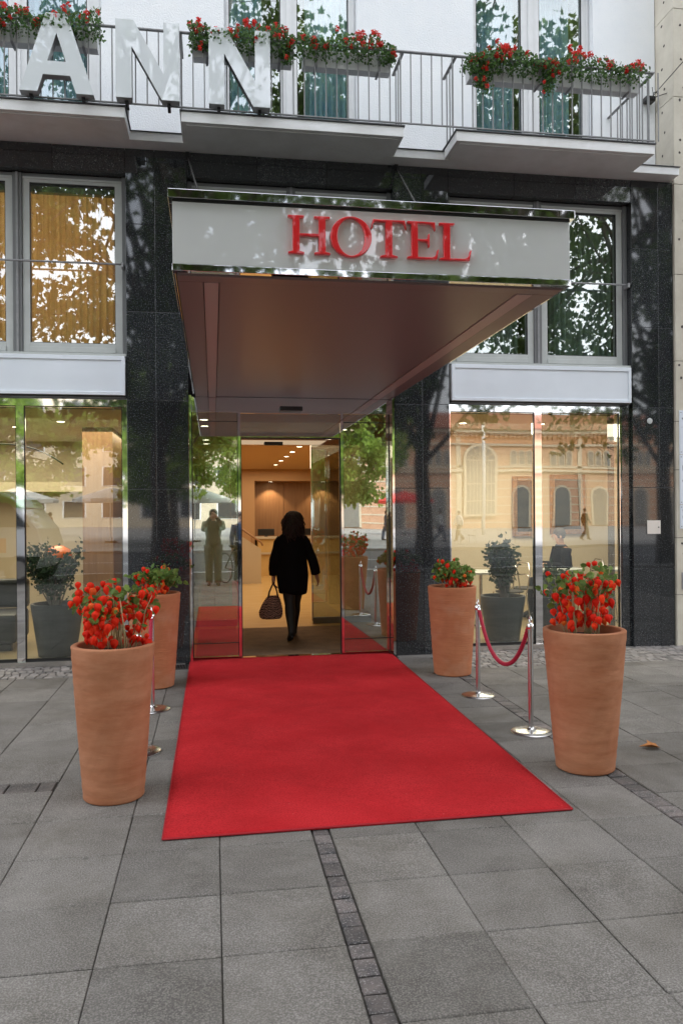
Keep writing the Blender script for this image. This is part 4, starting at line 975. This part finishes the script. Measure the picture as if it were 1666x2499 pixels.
    if 'top' in cloth:
        lo = cloth.get('hem', .84); top = MB()
        p = Vector(J['pelvis']); b = Vector(J['belly']); c = Vector(J['chest']); n = Vector(J['neckb'])
        top.ell_loft([(p.x, p.y, lo, .165, .125), (p.x, p.y, p.z + .02, .165, .125), (b.x, b.y, b.z, .15, .12), (c.x, c.y, c.z, .185, .125), (n.x, n.y, n.z - .07, .19, .10), (n.x, n.y, n.z - .01, .12, .085), (n.x, n.y + .01, n.z + .02, .075, .07)], 24)
        top.build('shirt', cloth['top'], t, smooth=True)
        tubecloth('sleeves', [([Vector(J['sh' + S]) + Vector((0, 0, .01)), J['el' + S], J['wr' + S]], [.075, .056, .042]) for S in 'RL'], cloth['top'])
    if hair == 'short':
        hb_ = MB(); c = Vector(J['head']) + Vector((0, -.012, .035)); r = random.Random(3)
        hb_.lathe([(0, .105), (.045, .098), (.075, .07), (.09, .03), (.09, -.01), (.078, -.05), (.05, -.06)], c=tuple(c), seg=20, wob=lambda a, z: 1 + .04 * math.sin(7 * a + z * 60) - (.22 * max(0, math.sin(a)) if z < .03 else 0))
        hb_.build('hair', cloth.get('hair', M['hair']), t, smooth=True)
    return t, J
def walker(label, loc, rz, cloth, group=None, ph=1, scale=1.05):
    p = dict(knR=(.09, .16 * ph, .49), anR=(.09, .22 * ph, .09), toR=(.1, .36 * ph if ph > 0 else .36 * ph + .3, .04), knL=(-.09, -.02 * ph, .46), anL=(-.09, -.30 * ph, .14), toL=(-.1, -.30 * ph + .14, .035),
             elR=(.23, -.10 * ph, 1.07), wrR=(.25, -.06 * ph, .85), elL=(-.23, .08 * ph, 1.07), wrL=(-.25, .18 * ph, .86))
    return figure(label, loc, rz, p, cloth, group, scale)

# ---- the woman in the doorway, seen from behind
WP = dict(pelvis=(0, 0, .86), belly=(0, 0, 1.0), chest=(.0, 0, 1.18), neckb=(0, .0, 1.31), neck=(.004, .01, 1.37), head=(.012, .02, 1.44), crown=(.012, .015, 1.52),
          shR=(.155, 0, 1.255), elR=(.235, -.02, 1.00), wrR=(.305, .05, .80), shL=(-.155, 0, 1.255), elL=(-.215, -.01, 1.0), wrL=(-.228, .03, .79),
          hipR=(.07, .02, .80), knR=(.055, .18, .45), anR=(.045, .30, .09), toR=(.06, .42, .035), hipL=(-.055, -.02, .80), knL=(-.035, .0, .44), anL=(-.03, -.16, .12), toL=(-.045, -.05, .03))
wl = Vector((.965, 1.22, .014))
W_, WJ = figure('woman in black coat and stockings seen from behind, walking in through the entrance', wl, 0, WP, dict(skin=M['skin']), hair=None, curl=(.5, .9))
def coat():
    mb = MB(); rg = [(0, .01, 1.375, .075, .07), (0, 0, 1.335, .11, .085), (0, 0, 1.29, .165, .10), (0, 0, 1.22, .185, .115), (0, .0, 1.08, .18, .12), (.0, 0, .95, .19, .13), (0, 0, .80, .20, .14), (0, -.005, .66, .185, .135), (0, -.005, .585, .175, .13), (0, 0, .60, .155, .115)]
    R2 = []
    for a, b in zip(rg[:-1], rg[1:]):
        for s in (0, .5): R2.append(tuple(a[i] + (b[i] - a[i]) * s for i in range(5)))
    seg = 40; vs = []
    for (cx, cy, cz, rx, ry) in R2:
        for k in range(seg):
            t = 6.2832 * k / seg; f = 1 + (.05 * math.sin(5 * t + cz * 4) + .03 * math.sin(9 * t)) * max(0, (1.15 - cz)) / .55
            vs.append((cx + rx * f * math.cos(t), cy + ry * f * math.sin(t), cz + (.02 * math.sin(2 * t + .6) if cz < .62 else 0)))
    n = len(R2); mb.add(vs, [(i * seg + k, i * seg + (k + 1) % seg, (i + 1) * seg + (k + 1) % seg, (i + 1) * seg + k) for i in range(n - 1) for k in range(seg)])
    for S, sg in (('R', 1), ('L', -1)):
        a, b, c = (Vector(WJ[q + S]) for q in ('sh', 'el', 'wr')); pts = [a + Vector((-sg * .02, 0, .02)), a + Vector((sg * .01, 0, -.05)), a.lerp(b, .5), b + Vector((sg * .012, 0, 0)), b.lerp(c, .5) + Vector((sg * .01, 0, 0)), c + (b - c) * .12]
        mb.tube(pts, [.05, .066, .062, .060, .062, .060], 16)
    return mb.build('coat', M['coat'], W_, smooth=True)
coat()
lg = MB()
for S in 'RL':
    a, k, n, to = (Vector(WJ[q + S]) for q in ('hip', 'kn', 'an', 'to')); lg.tube([a, a.lerp(k, .5), k, k.lerp(n, .3), k.lerp(n, .7), n, n + Vector((0, 0, -.03))], [.098, .085, .062, .066, .050, .040, .040], 16)
lg.build('stockings', M['stocking'], W_, smooth=True)
sh = MB()
for S in 'RL':
    a, b = Vector(WJ['an' + S]), Vector(WJ['to' + S]); d = (b - a); d.z = 0; d.normalize()
    sh.tube([a - d * .035 + Vector((0, 0, -.02)), a + d * .02 + Vector((0, 0, -.03)), a.lerp(b, .6) + Vector((0, 0, -.012)), b + Vector((0, 0, 0)), b + d * .05 + Vector((0, 0, -.004))], [.034, .040, .040, .038, .02], 12)
    sh.tube([a - d * .035 + Vector((0, 0, -.04)), a - d * .03 + Vector((0, 0, -.04)) * 1.9], [.022, .016], 8)
sh.build('shoes', M['black'], W_, smooth=True)
def big_hair():
    r = random.Random(8); mb = MB(); hx, hy, hz = WJ['head']
    pr = [(0, .138), (.045, .132), (.085, .108), (.11, .065), (.118, .01), (.116, -.05), (.118, -.10), (.122, -.13), (.10, -.165), (.05, -.18), (0, -.17)]
    mb.lathe(pr, c=(hx, hy - .02, hz + .03), seg=48, wob=lambda a, z: 1 + .07 * math.sin(6 * a + z * 40) + .05 * math.sin(11 * a - z * 70) + .05 * math.cos(a) * (1 if z > .0 else -.6))
    for k in range(130):
        a = r.uniform(0, 6.28); z = r.uniform(-.18, .10); q = .108 if z < .06 else .085; p = Vector((hx + q * math.cos(a), hy - .02 + q * math.sin(a), hz + .03 + z)); o = Vector((math.cos(a), math.sin(a), 0))
        if math.sin(a) > .55 and z > -.08: continue
        mb.tube([p, p + o * .02 + Vector((0, 0, -.02)), p + o * .024 + Vector((r.uniform(-.02, .02), 0, -.055)), p + o * r.uniform(.0, .03) + Vector((r.uniform(-.02, .02), 0, -.085))], [.014, .012, .009, .003], 6)
    mb.build('hair', M['hair'], W_, smooth=True)
big_hair()
bgx = wl + Vector((-.265, .03, 0))
bag = thing('handbag', 'brown zigzag woven handbag hanging from the left hand of the woman', 'handbag', bgx)
MB().ell_loft([(-.0, 0, .265, .09, .05), (0, 0, .272, .12, .07), (-.005, 0, .30, .142, .082), (-.002, 0, .36, .148, .08), (.008, 0, .44, .125, .065), (.02, 0, .51, .095, .045), (.028, 0, .555, .066, .026), (.028, 0, .556, .05, .015)], 28).build('bag_body', M['bag'], bag, smooth=True)
for y in (-.035, .035):
    MB().tube([(-.035, y, .53), (-.02, y * .8, .60), (.015, y * .4, .68), (.036, y * .2, .715), (.05, y * .4, .68), (.075, y * .8, .60), (.085, y, .53)], .008, 8).build('handle', M['stocking'], bag, smooth=True)

# ---- photographer just behind the camera and a companion with a bicycle, seen mirrored in the glass
ph = dict(elR=(.20, .12, 1.22), wrR=(.075, .17, 1.46), elL=(-.20, .12, 1.20), wrL=(-.065, .18, 1.44))
PHG, _ = figure('photographer in khaki jacket standing with both hands raised to the face', (.0, -8.93, -.0), 0, ph, dict(top=M['khaki'], legs=M['khaki'], shoes=M['black']), scale=1.04, curl=(.9, .9))
CMP, _ = figure('companion in dark jacket standing beside the bicycle', (.62, -9.35, 0), R(-20), dict(wrR=(.27, .22, .98), elR=(.24, .0, 1.1)), dict(top=M['denim'], legs=M['coat'], shoes=M['black']), scale=1.0)
bk = thing('bicycle', 'dark city bicycle standing beside the companion', 'bicycle', (.5, -9.0, 0), R(62))
for x in (-.52, .52):
    wh = MB(); wh.tube([(x + .33 * math.cos(a * .2618), 0, .34 + .33 * math.sin(a * .2618)) for a in range(25)], .013, 6, caps=False)
    wo = wh.build('wheel', M['rubber'], bk, smooth=True); s = MB()
    for a in range(12): s.tube([(x, 0, .34), (x + .32 * math.cos(a * .5236), 0, .34 + .32 * math.sin(a * .5236))], .0015, 4)
    s.build('spokes', M['brushed'], wo)
fr = MB(); 
for a, b in (((-.52, 0, .34), (-.05, 0, .30)), ((-.05, 0, .30), (-.18, 0, .78)), ((-.52, 0, .34), (-.17, 0, .74)), ((-.05, 0, .30), (.36, 0, .70)), ((-.17, 0, .72), (.34, 0, .80)), ((.33, 0, .86), (.52, 0, .34))): fr.tube([a, b], .014, 8)
fr.build('frame', M['dark_metal'], bk, smooth=True)
MB().tube([(.30, -.27, .98), (.36, -.12, .96), (.34, 0, .93), (.36, .12, .96), (.30, .27, .98)], .011, 8).build('handlebar', M['brushed'], bk, smooth=True)
MB().tube([(.34, 0, .86), (.34, 0, .94)], .012, 8).build('head_stem', M['brushed'], bk)
MB().ell_loft([(-.18, 0, .80, .03, .03), (-.19, 0, .84, .11, .06), (-.20, 0, .86, .12, .075), (-.2, 0, .875, .10, .06)], 14).build('saddle', M['black'], bk, smooth=True)

# ================================================================ INSIDE THE SHOP WINDOWS
def shrub(x, y, z, h, w_, label, seed, n=1500):
    t = thing('potted_shrub', label, 'shrub', (x, y, z), group='leafy shrubs behind the shop windows'); r = random.Random(seed); st_ = MB(); lv_ = MB()
    for k in range(16):
        a = r.uniform(0, 6.28); b = Vector((.05 * math.cos(a), .05 * math.sin(a), 0)); e = Vector((w_ * r.uniform(.3, 1) * math.cos(a), w_ * .7 * r.uniform(.3, 1) * math.sin(a), h * r.uniform(.6, 1.0)))
        m_ = b.lerp(e, .5) + Vector((r.uniform(-.05, .05), 0, .06)); st_.tube([b, m_, e], [.010, .007, .003], 6)
        for j in range(n // 16):
            s = r.uniform(.25, 1.05); p = (b.lerp(m_, s * 2) if s < .5 else m_.lerp(e, s * 2 - 1)); leaf(lv_, p + Vector((r.gauss(0, .045), r.gauss(0, .045), r.gauss(0, .04))), r.uniform(.03, .06), rand_rot(r))
    st_.build('stems', M['bark'], t); lv_.build('foliage', M['leaf_dark'], t)
def dark_pot(x, y, s, h, label):
    t = thing('dark_planter', label, 'planter', (x, y, .03), group='dark planters behind the shop windows')
    MB().lathe([(s * .72, 0), (s, h - .03), (s, h), (s * .9, h), (s * .88, h - .08), (0, h - .08)], seg=40).build('pot', M['planter_dark'], t); MB().lathe([(s * .87, h - .06), (0, h - .05)], seg=24).build('soil', M['soil'], t)
dark_pot(-1.72, .62, .28, .58, 'round dark planter behind the left shop window'); shrub(-1.74, .62, .58, .68, .36, 'bushy dark shrub behind the left shop window', 41)
dark_pot(3.47, .62, .27, .54, 'round dark planter behind the left pane of the right shop window'); shrub(3.5, .62, .54, .72, .22, 'upright dark shrub behind the left pane of the right shop window', 42, 1700)
dark_pot(4.15, .62, .24, .52, 'round dark planter just right of the mullion in the right shop window'); shrub(4.15, .62, .52, .36, .2, 'low dark shrub just right of the mullion in the right shop window', 43, 700)
al = thing('arc_lamp', 'thin black arc floor lamp with an orange shade in the left room', 'lamp', (-3.3, 2.4, .03))
MB().tube([(-.5 + 1.75 * (1 - math.cos(a)) * .62, 0, 1.55 + .95 * math.sin(a) if a < 1.57 else 1.55 + .95 * math.sin(a)) for a in [k * .13 for k in range(19)]], .010, 8).build('arc', M['black'], al, smooth=True)
MB().tube([(-.5, 0, 0), (-.5, 0, 1.56)], .012, 8).build('pole', M['black'], al); MB().lathe([(.16, 0), (.16, .03), (.03, .04), (0, .04)], c=(-.5, 0, 0), seg=24).build('base', M['black'], al)
MB().lathe([(.19, 0), (.15, .12), (.06, .17), (.0, .175)], c=(1.27, 0, .98), seg=24).build('lamp_shade', M['van_orange'], al, smooth=True)
for x0, x1, y0, y1, z0, z1, yy, l in ((0, .46, 0, .05, 0, 1.0, 3.93, 'narrow dark painting in a carved gilt frame behind the mullion of the right shop window'), (0, .62, 0, .05, 0, 1.0, 3.93, 'large dark painting in a carved gilt frame in the right room')):
    X = 4.90 if x1 < .5 else 5.56
    t = thing('framed_painting', l, 'painting', (X, yy, 1.17 if x1 < .5 else 1.2)); f = MB(); f.box(0, .08, 0, .06, 0, z1); f.box(x1 - .08, x1, 0, .06, 0, z1); f.box(.08, x1 - .08, 0, .06, 0, .08); f.box(.08, x1 - .08, 0, .06, z1 - .08, z1)
    f.build('frame', M['gilt'], t, bevel=.012); MB().box(.08, x1 - .08, .02, .05, .08, z1 - .08).build('canvas', M['painting'], t)
def cafe_chair(x, y, rz, label, z=.03, src=None):
    if src: return dup(src, (x, y, z), rz, label)
    t = thing('cafe_chair', label, 'chair', (x, y, z), rz, 'steel cafe chairs'); m_ = M['brushed']
    MB().ell_loft([(0, 0, .44, .19, .19), (0, 0, .46, .20, .20), (0, 0, .465, .18, .18)], 20).build('seat', M['planter_dark'], t)
    for sx in (-.16, .16):
        MB().tube([(sx, .16, .44), (sx * 1.15, .2, 0)], .010, 6).build('leg', m_, t); MB().tube([(sx, -.16, .44), (sx * 1.15, -.22, 0)], .010, 6).build('leg', m_, t)
    MB().tube([(-.18, -.16, .44), (-.2, -.2, .7), (-.12, -.23, .84), (.12, -.23, .84), (.2, -.2, .7), (.18, -.16, .44)], .010, 6).build('back_frame', m_, t, smooth=True)
    MB().tube([(-.19, -.2, .66), (0, -.25, .68), (.19, -.2, .66)], .010, 6).build('backrest', m_, t, smooth=True); return t
def cafe_table(x, y, label, z=.03):
    t = thing('cafe_table', label, 'table', (x, y, z), group='round cafe tables'); MB().lathe([(.0, .71), (.34, .71), (.34, .735), (0, .735)], seg=32).build('tabletop', M['frame_light'], t); MB().tube([(0, 0, .02), (0, 0, .71)], .025, 10).build('column', M['brushed'], t); MB().lathe([(.22, 0), (.2, .02), (.03, .03), (0, .03)], seg=24).build('foot', M['brushed'], t)
c1_ = cafe_chair(3.25, 1.75, R(200), 'steel chair beside the shrub, left of the table behind the right shop window'); cafe_chair(4.05, 1.9, R(100), 'steel chair right of the table behind the shrub in the right room', src=c1_)
cafe_table(3.65, 1.95, 'round table behind the shrub in the right room'); cafe_table(4.9, 2.2, 'round table in front of the large gilt frame in the right room')
cafe_chair(5.4, 2.4, R(90), 'steel chair right of the table under the large gilt frame', src=c1_); cafe_chair(4.45, 2.3, R(-90), 'steel chair left of the table under the large gilt frame', src=c1_)
seat = dict(pelvis=(0, -.05, .56), belly=(0, -.04, .70), chest=(0, -.01, .90), neckb=(0, .0, 1.05), neck=(0, .02, 1.11), head=(0, .04, 1.18), crown=(0, .03, 1.28), shR=(.16, -.01, 1.0), elR=(.22, .05, .76), wrR=(.12, .28, .78), shL=(-.16, -.01, 1.0), elL=(-.22, .05, .76), wrL=(-.12, .28, .78),
            hipR=(.085, 0, .54), knR=(.1, .40, .52), anR=(.1, .40, .1), toR=(.1, .54, .035), hipL=(-.085, 0, .54), knL=(-.1, .40, .52), anL=(-.1, .38, .1), toL=(-.1, .52, .035))
figure('guest in dark clothes seated at the table under the large gilt frame', (5.05, 2.42, .03), R(90), seat, dict(top=M['coat'], legs=M['coat'], shoes=M['black'], hem=.52))
bn = thing('low_sofa', 'low dark sofa at the left edge behind the left shop window', 'sofa', (-3.6, 1.0, .03)); MB().box(0, 1.35, 0, .7, .08, .42).build('seat', M['planter_dark'], bn, bevel=.04); MB().box(0, 1.35, .58, .75, .43, .78).build('backrest', M['planter_dark'], bn, bevel=.04)
MB().box(0, 1.3, 0, .08, .0, .075).build('plinth', M['black'], bn)

# ================================================================ ACROSS THE STREET (seen mirrored in glass and granite)
def tree_parts(seed, n, h0=4.4, h1=13.0, rw=5.0, ls=.20, trunk_r=.24):
    r = random.Random(seed); tk = MB(); cr_ = MB(); tips = []
    tk.tube([(0, 0, -.1), (.03, 0, 1.5), (-.05, .05, 3.2), (.05, 0, h0 + .6), (.1, -.1, h0 + (h1 - h0) * .7)], [trunk_r * 1.35, trunk_r, trunk_r * .9, trunk_r * .75, trunk_r * .45], 14)
    for k in range(int(5 * (h1 - h0)) if h1 > 12 else 34):
        a = r.uniform(0, 6.28); zs = r.uniform(3.0, h0 + (h1 - h0) * .6); l = rw * r.uniform(.5, 1); ze = r.uniform(h0 - .3, h1); f = math.sqrt(max(.08, 1 - ((ze - (h0 + h1) / 2) / ((h1 - h0) / 2 + .8)) ** 2)); e = Vector((l * f * math.cos(a), l * f * math.sin(a), ze)); b = Vector((0, 0, zs)); m_ = b.lerp(e, .5) + Vector((0, 0, .5))
        tk.tube([b, m_, e], [.09, .05, .02], 7)
        for j in range(5):
            s = r.uniform(.4, 1); p = m_.lerp(e, s); q = p + Vector((r.uniform(-1.4, 1.4), r.uniform(-1.4, 1.4), r.uniform(-.9, .9))); tk.tube([p, q], [.02, .008], 4); tips += [q, p.lerp(q, .5)]
    per = n // len(tips)
    for q in tips:
        sg = r.uniform(.18, .46)
        for j in range(per): leaf(cr_, q + Vector((r.gauss(0, sg), r.gauss(0, sg), r.gauss(0, sg * .7))), ls * r.uniform(.7, 1.25), rand_rot(r), lobed=True)
    return tk, cr_
def tree(parts, loc, rz, label, sc=1, src=None):
    if src: o = dup(src, loc, rz, label); o.scale = (sc,) * 3; return o
    t = thing('street_tree', label, 'tree', loc, rz, 'leafy plane trees along the street and square'); t.scale = (sc,) * 3
    parts[0].build('trunk', M['bark'], t, smooth=True); parts[1].build('crown', M['leaf_shaded' if loc[1] > -20 else 'leaf_sunlit'], t); return t
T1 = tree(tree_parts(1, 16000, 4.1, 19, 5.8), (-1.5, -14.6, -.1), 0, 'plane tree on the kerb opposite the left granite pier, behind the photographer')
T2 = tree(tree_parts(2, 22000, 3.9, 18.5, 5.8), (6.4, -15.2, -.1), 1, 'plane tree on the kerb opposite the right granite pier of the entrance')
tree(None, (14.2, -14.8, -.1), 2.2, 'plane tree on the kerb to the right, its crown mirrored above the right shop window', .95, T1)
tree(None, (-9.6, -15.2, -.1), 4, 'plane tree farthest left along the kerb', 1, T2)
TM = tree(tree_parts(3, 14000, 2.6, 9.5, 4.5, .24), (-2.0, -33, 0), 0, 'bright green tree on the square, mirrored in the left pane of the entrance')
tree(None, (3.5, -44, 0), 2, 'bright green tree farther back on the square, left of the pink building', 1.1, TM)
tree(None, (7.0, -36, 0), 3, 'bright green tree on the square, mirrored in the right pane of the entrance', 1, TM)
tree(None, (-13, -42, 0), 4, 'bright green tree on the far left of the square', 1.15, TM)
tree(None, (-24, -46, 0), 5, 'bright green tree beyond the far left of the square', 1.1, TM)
def palace():
    X0 = 11; t = thing('palace_building', 'pink and cream striped palace with arched windows and tiled roof across the square', 'building', (X0, -66, -.02)); W2, H2 = 50.4, 9.6
    bay = 4.2; n = 12; wb = MB(); wb.box(0, W2, -6, 0, 0, H2); wb.build('wall', M['brick_p'], t)
    c = MB()
    for z in (.5, 1.3, 2.1, 2.9, 3.7, 4.5): c.box(0, W2, .001, .035, z, z + .12)
    for z, d in ((5.35, .30), (5.75, .12), (8.05, .2), (9.3, .6)): c.box(-.2, W2 + .2, .001, d, z, z + .22)
    for k in range(0, n + 1, 3): c.box(k * bay - .25, k * bay + .25, .036, .12, 0, 9.2)
    c.build('cornices_and_bands', M['cream'], t)
    cb_ = MB()
    for k in range(108): cb_.box(k * .46 + .1, k * .46 + .3, .001, .30, 8.85, 9.29)
    cb_.build('corbels', M['brick_p'], t)
    for k in range(n):
        cx = k * bay + bay / 2
        if k == 3:
            r_, zc, zb = 1.7, 6.5, 1.2
            f = MB(); f.prism([(cx - r_, zb), (cx + r_, zb), (cx + r_, zc)] + arc(cx, zc, r_, r_, 0, 180, 20)[1:-1] + [(cx - r_, zc)], 'y', .32, .45); wn = f.build('great_arched_window', M['cream'], t)
            f = MB(); f.prism([(cx - 1.45, zb + .2), (cx + 1.45, zb + .2), (cx + 1.45, zc)] + arc(cx, zc, 1.45, 1.45, 0, 180, 20)[1:-1] + [(cx - 1.45, zc)], 'y', .451, .47); f.build('pane', M['win_grey'], wn)
            g_ = MB()
            for a in range(1, 8): g_.box(cx - 1.45 + a * .3625 - .03, cx - 1.45 + a * .3625 + .03, .471, .50, zb + .2, 6.5)
            for z in (2.6, 4.2, 6.46): g_.box(cx - 1.45, cx + 1.45, .501, .52, z, z + .1)
            for a in range(1, 6): g_.tube([(cx, .5, zc), (cx + 1.45 * math.cos(a * .5236), .5, zc + 1.45 * math.sin(a * .5236))], .03, 4)
            g_.tube([(cx + .75 * math.cos(a * .2618), .5, zc + .75 * math.sin(a * .2618)) for a in range(13)], .03, 4); g_.build('glazing_bars', M['cream'], wn); continue
        f = MB(); f.prism([(cx - .95, .1), (cx + .95, .1), (cx + .95, 3.1)] + arc(cx, 3.1, .95, .95, 0, 180, 12)[1:-1] + [(cx - .95, 3.1)], 'y', .036, .12)
        wn = f.build('doorway', M['cream'], t); g_ = MB(); g_.prism([(cx - .75, .1), (cx + .75, .1), (cx + .75, 3.1)] + arc(cx, 3.1, .75, .75, 0, 180, 12)[1:-1] + [(cx - .75, 3.1)], 'y', .121, .14); g_.build('door_leaf', M['win_grey'], wn)
        for i in range(3):
            wx = cx - .85 + i * .85; f = MB(); f.prism([(wx - .36, 6.0), (wx + .36, 6.0), (wx + .36, 7.3)] + arc(wx, 7.3, .36, .36, 0, 180, 8)[1:-1] + [(wx - .36, 7.3)], 'y', .121, .16); wn = f.build('upper_window', M['cream'], t)
            g_ = MB(); g_.prism([(wx - .25, 6.1), (wx + .25, 6.1), (wx + .25, 7.3)] + arc(wx, 7.3, .25, .25, 0, 180, 8)[1:-1] + [(wx - .25, 7.3)], 'y', .161, .18); g_.build('pane', M['win_grey'], wn)
    MB().prism([(-7, 9.64), (.9, 9.64), (-3, 11.6)], 'x', -.4, W2 + .4).build('roof', M['tile_roof'], t)
palace()
def block(x, y, w_, h, label, fl, nb_):
    t = thing('office_block', label, 'building', (x, y, -.02)); MB().box(0, w_, -8, 0, 0, h).build('wall', M['cream'], t); fh = h / fl; bw = w_ / nb_
    for i in range(fl):
        for k in range(nb_):
            cx = k * bw + bw / 2; z = i * fh + fh * .28; f = MB().box(cx - bw * .3, cx + bw * .3, .001, .06, z, z + fh * .55).build('window', M['frame_white'], t); MB().box(cx - bw * .26, cx + bw * .26, .061, .08, z + .06, z + fh * .55 - .06).build('pane', M['win_dark'], f)
    MB().box(-.2, w_ + .2, -8.2, .3, h + .002, h + .4).build('roof_edge', M['slab_white'], t)
block(-62, -78, 34, 16, 'cream office block far across the square on the left', 4, 9); block(-26, -84, 34, 15, 'cream office block far across the square in the middle', 4, 8)
ps = None
def parasol(x, y, m, label, src=None, s=1):
    if src: return dup(src, (x, y, -.02), 0, label)
    t = thing('market_parasol', label, 'parasol', (x, y, -.02), 0, 'white parasols on the square'); MB().tube([(0, 0, 0), (0, 0, 3.0)], .03, 8).build('pole', M['frame_white'], t)
    vs = [(0, 0, 3.1)] + [(2.1 * math.cos(k * .7854 + .39), 2.1 * math.sin(k * .7854 + .39), 2.45) for k in range(8)] + [(2.1 * math.cos(k * .7854 + .39), 2.1 * math.sin(k * .7854 + .39), 2.25) for k in range(8)]
    o = MB().add(vs, [(0, 1 + k, 1 + (k + 1) % 8) for k in range(8)] + [(1 + k, 9 + k, 9 + (k + 1) % 8, 1 + (k + 1) % 8) for k in range(8)]).build('canopy', m, t); q = o.modifiers.new('s', 'SOLIDIFY'); q.thickness = .01
    MB().lathe([(.35, 0), (.35, .1), (0, .12)], seg=16).build('foot', M['dark_metal'], t); return t
ps = parasol(-5.5, -36, M['canvas'], 'white parasol on the square, nearest the camera side on the left')
for x, y, l in ((-1.0, -37, 'white parasol in the middle of the square, in front of the trees'), (3.6, -36.5, 'white parasol right of the middle of the square'), (-10.5, -37, 'white parasol at the left of the square'), (-16, -36, 'white parasol farthest left on the square')): parasol(x, y, None, l, ps)
pr = parasol(13.5, -47, M['canvas_r'], 'red parasol in front of the pink palace'); pr['group'] = 'red parasol'
lp = thing('lamp_post', 'tall white lamp post on the square in front of the palace', 'lamp post', (18.5, -44, 0)); MB().tube([(0, 0, 0), (0, 0, 9.5)], [.14, .09], 12).build('post', M['canvas'], lp, smooth=True); MB().box(-.7, .7, -.1, .1, 9.5, 9.7).build('lamp_head', M['canvas'], lp)
def car(loc, rz, m, label, kind='car'):
    t = thing('parked_' + kind, label, kind, loc, rz)
    if kind == 'car':
        prof = [(-2.15, .35), (2.15, .35), (2.2, .62), (1.95, .80), (1.05, .93), (.35, 1.38), (-.95, 1.42), (-1.75, .98), (-2.15, .92)]; hw = .86; gp = [(.92, .95), (.30, 1.32), (-.90, 1.35), (-1.55, .98)]
    else:
        prof = [(-1.5, .32), (1.25, .32), (1.45, .75), (1.30, 1.25), (.75, 1.95), (.2, 2.15), (-1.1, 2.15), (-1.45, 1.9)]; hw = .8; gp = [(1.15, 1.3), (.68, 1.85), (-.2, 1.95), (-.2, 1.3)]
    MB().prism(prof, 'y', -hw, hw).build('body', m, t, bevel=.09)
    for sy in (-1, 1):
        MB().prism(gp, 'y', sy * (hw + .002), sy * (hw + .012)).build('side_window', M['win_dark'], t)
        for x in ((-1.3, 1.35) if kind == 'car' else (-.95, .9)):
            wo = MB(); wo.tube([(x, sy * (hw - .16), .33), (x, sy * (hw + .03), .33)], .33, 24); wo = wo.build('wheel', M['rubber'], t); MB().tube([(x, sy * (hw + .031), .33), (x, sy * (hw + .045), .33)], .2, 16).build('rim', M['brushed'], wo)
    if kind != 'car':
        for sy in (-1, 1):
            MB().prism([(-1.49, .33), (1.26, .33), (1.38, .62), (-1.49, .62)], 'y', sy * (hw + .003), sy * (hw + .008)).build('dark_stripe', M['black'], t)
            MB().prism([(-1.3, .72), (.6, .72), (.6, 1.05), (-1.3, 1.05)], 'y', sy * (hw + .003), sy * (hw + .008)).build('orange_stripe', M['van_orange'], t)
        MB().prism([(-1.42, 1.75), (.95, 1.75), (.75, 1.955), (.2, 2.16), (-1.1, 2.16), (-1.45, 1.91)], 'y', -hw - .01, hw + .01).build('green_roof', M['van_green'], t, bevel=.03)
    else:
        MB().prism([(1.02, .98), (.40, 1.36), (.38, 1.335), (.98, .96)], 'y', -.7, .7).build('windscreen', M['win_dark'], t)
        MB().box(2.13, 2.205, -.8, -.5, .62, .74).build('headlight', M['frame_light'], t); MB().box(2.13, 2.205, .5, .8, .62, .74).build('headlight', M['frame_light'], t)
car((-5.15, -11.2, 0), R(8), M['car_white'], 'small white, green and orange city van parked on the pavement at the left', 'van')
car((-11.5, -24.2, -.13), R(0), M['car_white'], 'white saloon car parked on the far side of the road at the left')
for i, (x, y, rz, tp, lgm, l) in enumerate(((11.8, -32, R(90), M['shirt'], M['denim'], 'pedestrian in a white shirt and jeans, in front on the square'), (13.2, -33, R(80), M['shirt'], M['coat'], 'pedestrian in a white shirt and black trousers on the square'), (9.8, -36, R(-90), M['denim'], M['denim'], 'pedestrian all in blue, farther back on the square'), (19.5, -31, R(-90), M['coat'], M['khaki'], 'pedestrian in a black top and khaki trousers on the right of the square'), (-7.5, -30, R(90), M['canvas_r'], M['denim'], 'pedestrian in a red top on the left of the square'))):
    walker(l, (x, y, -.02), rz, dict(top=tp, legs=lgm, shoes=M['black']), 'pedestrians on the square', 1 if i % 2 else -1)
# pavement cafe in front of the right shop windows' far side, mirrored there
for x, y, l in ((12.0, -29.0, 'round cafe table on the square, left of the other'), (15.0, -29.5, 'round cafe table on the square, right of the other')): cafe_table(x, y, l, -.02)
for x, y, rz, l in ((11.4, -29.0, -90, 'steel chair left of the first cafe table on the square'), (12.6, -29.0, 90, 'steel chair right of the first cafe table on the square'), (14.4, -29.5, -90, 'steel chair left of the second cafe table on the square'), (15.6, -29.5, 90, 'steel chair right of the second cafe table on the square')): cafe_chair(x, y, R(rz), l, -.02, c1_)
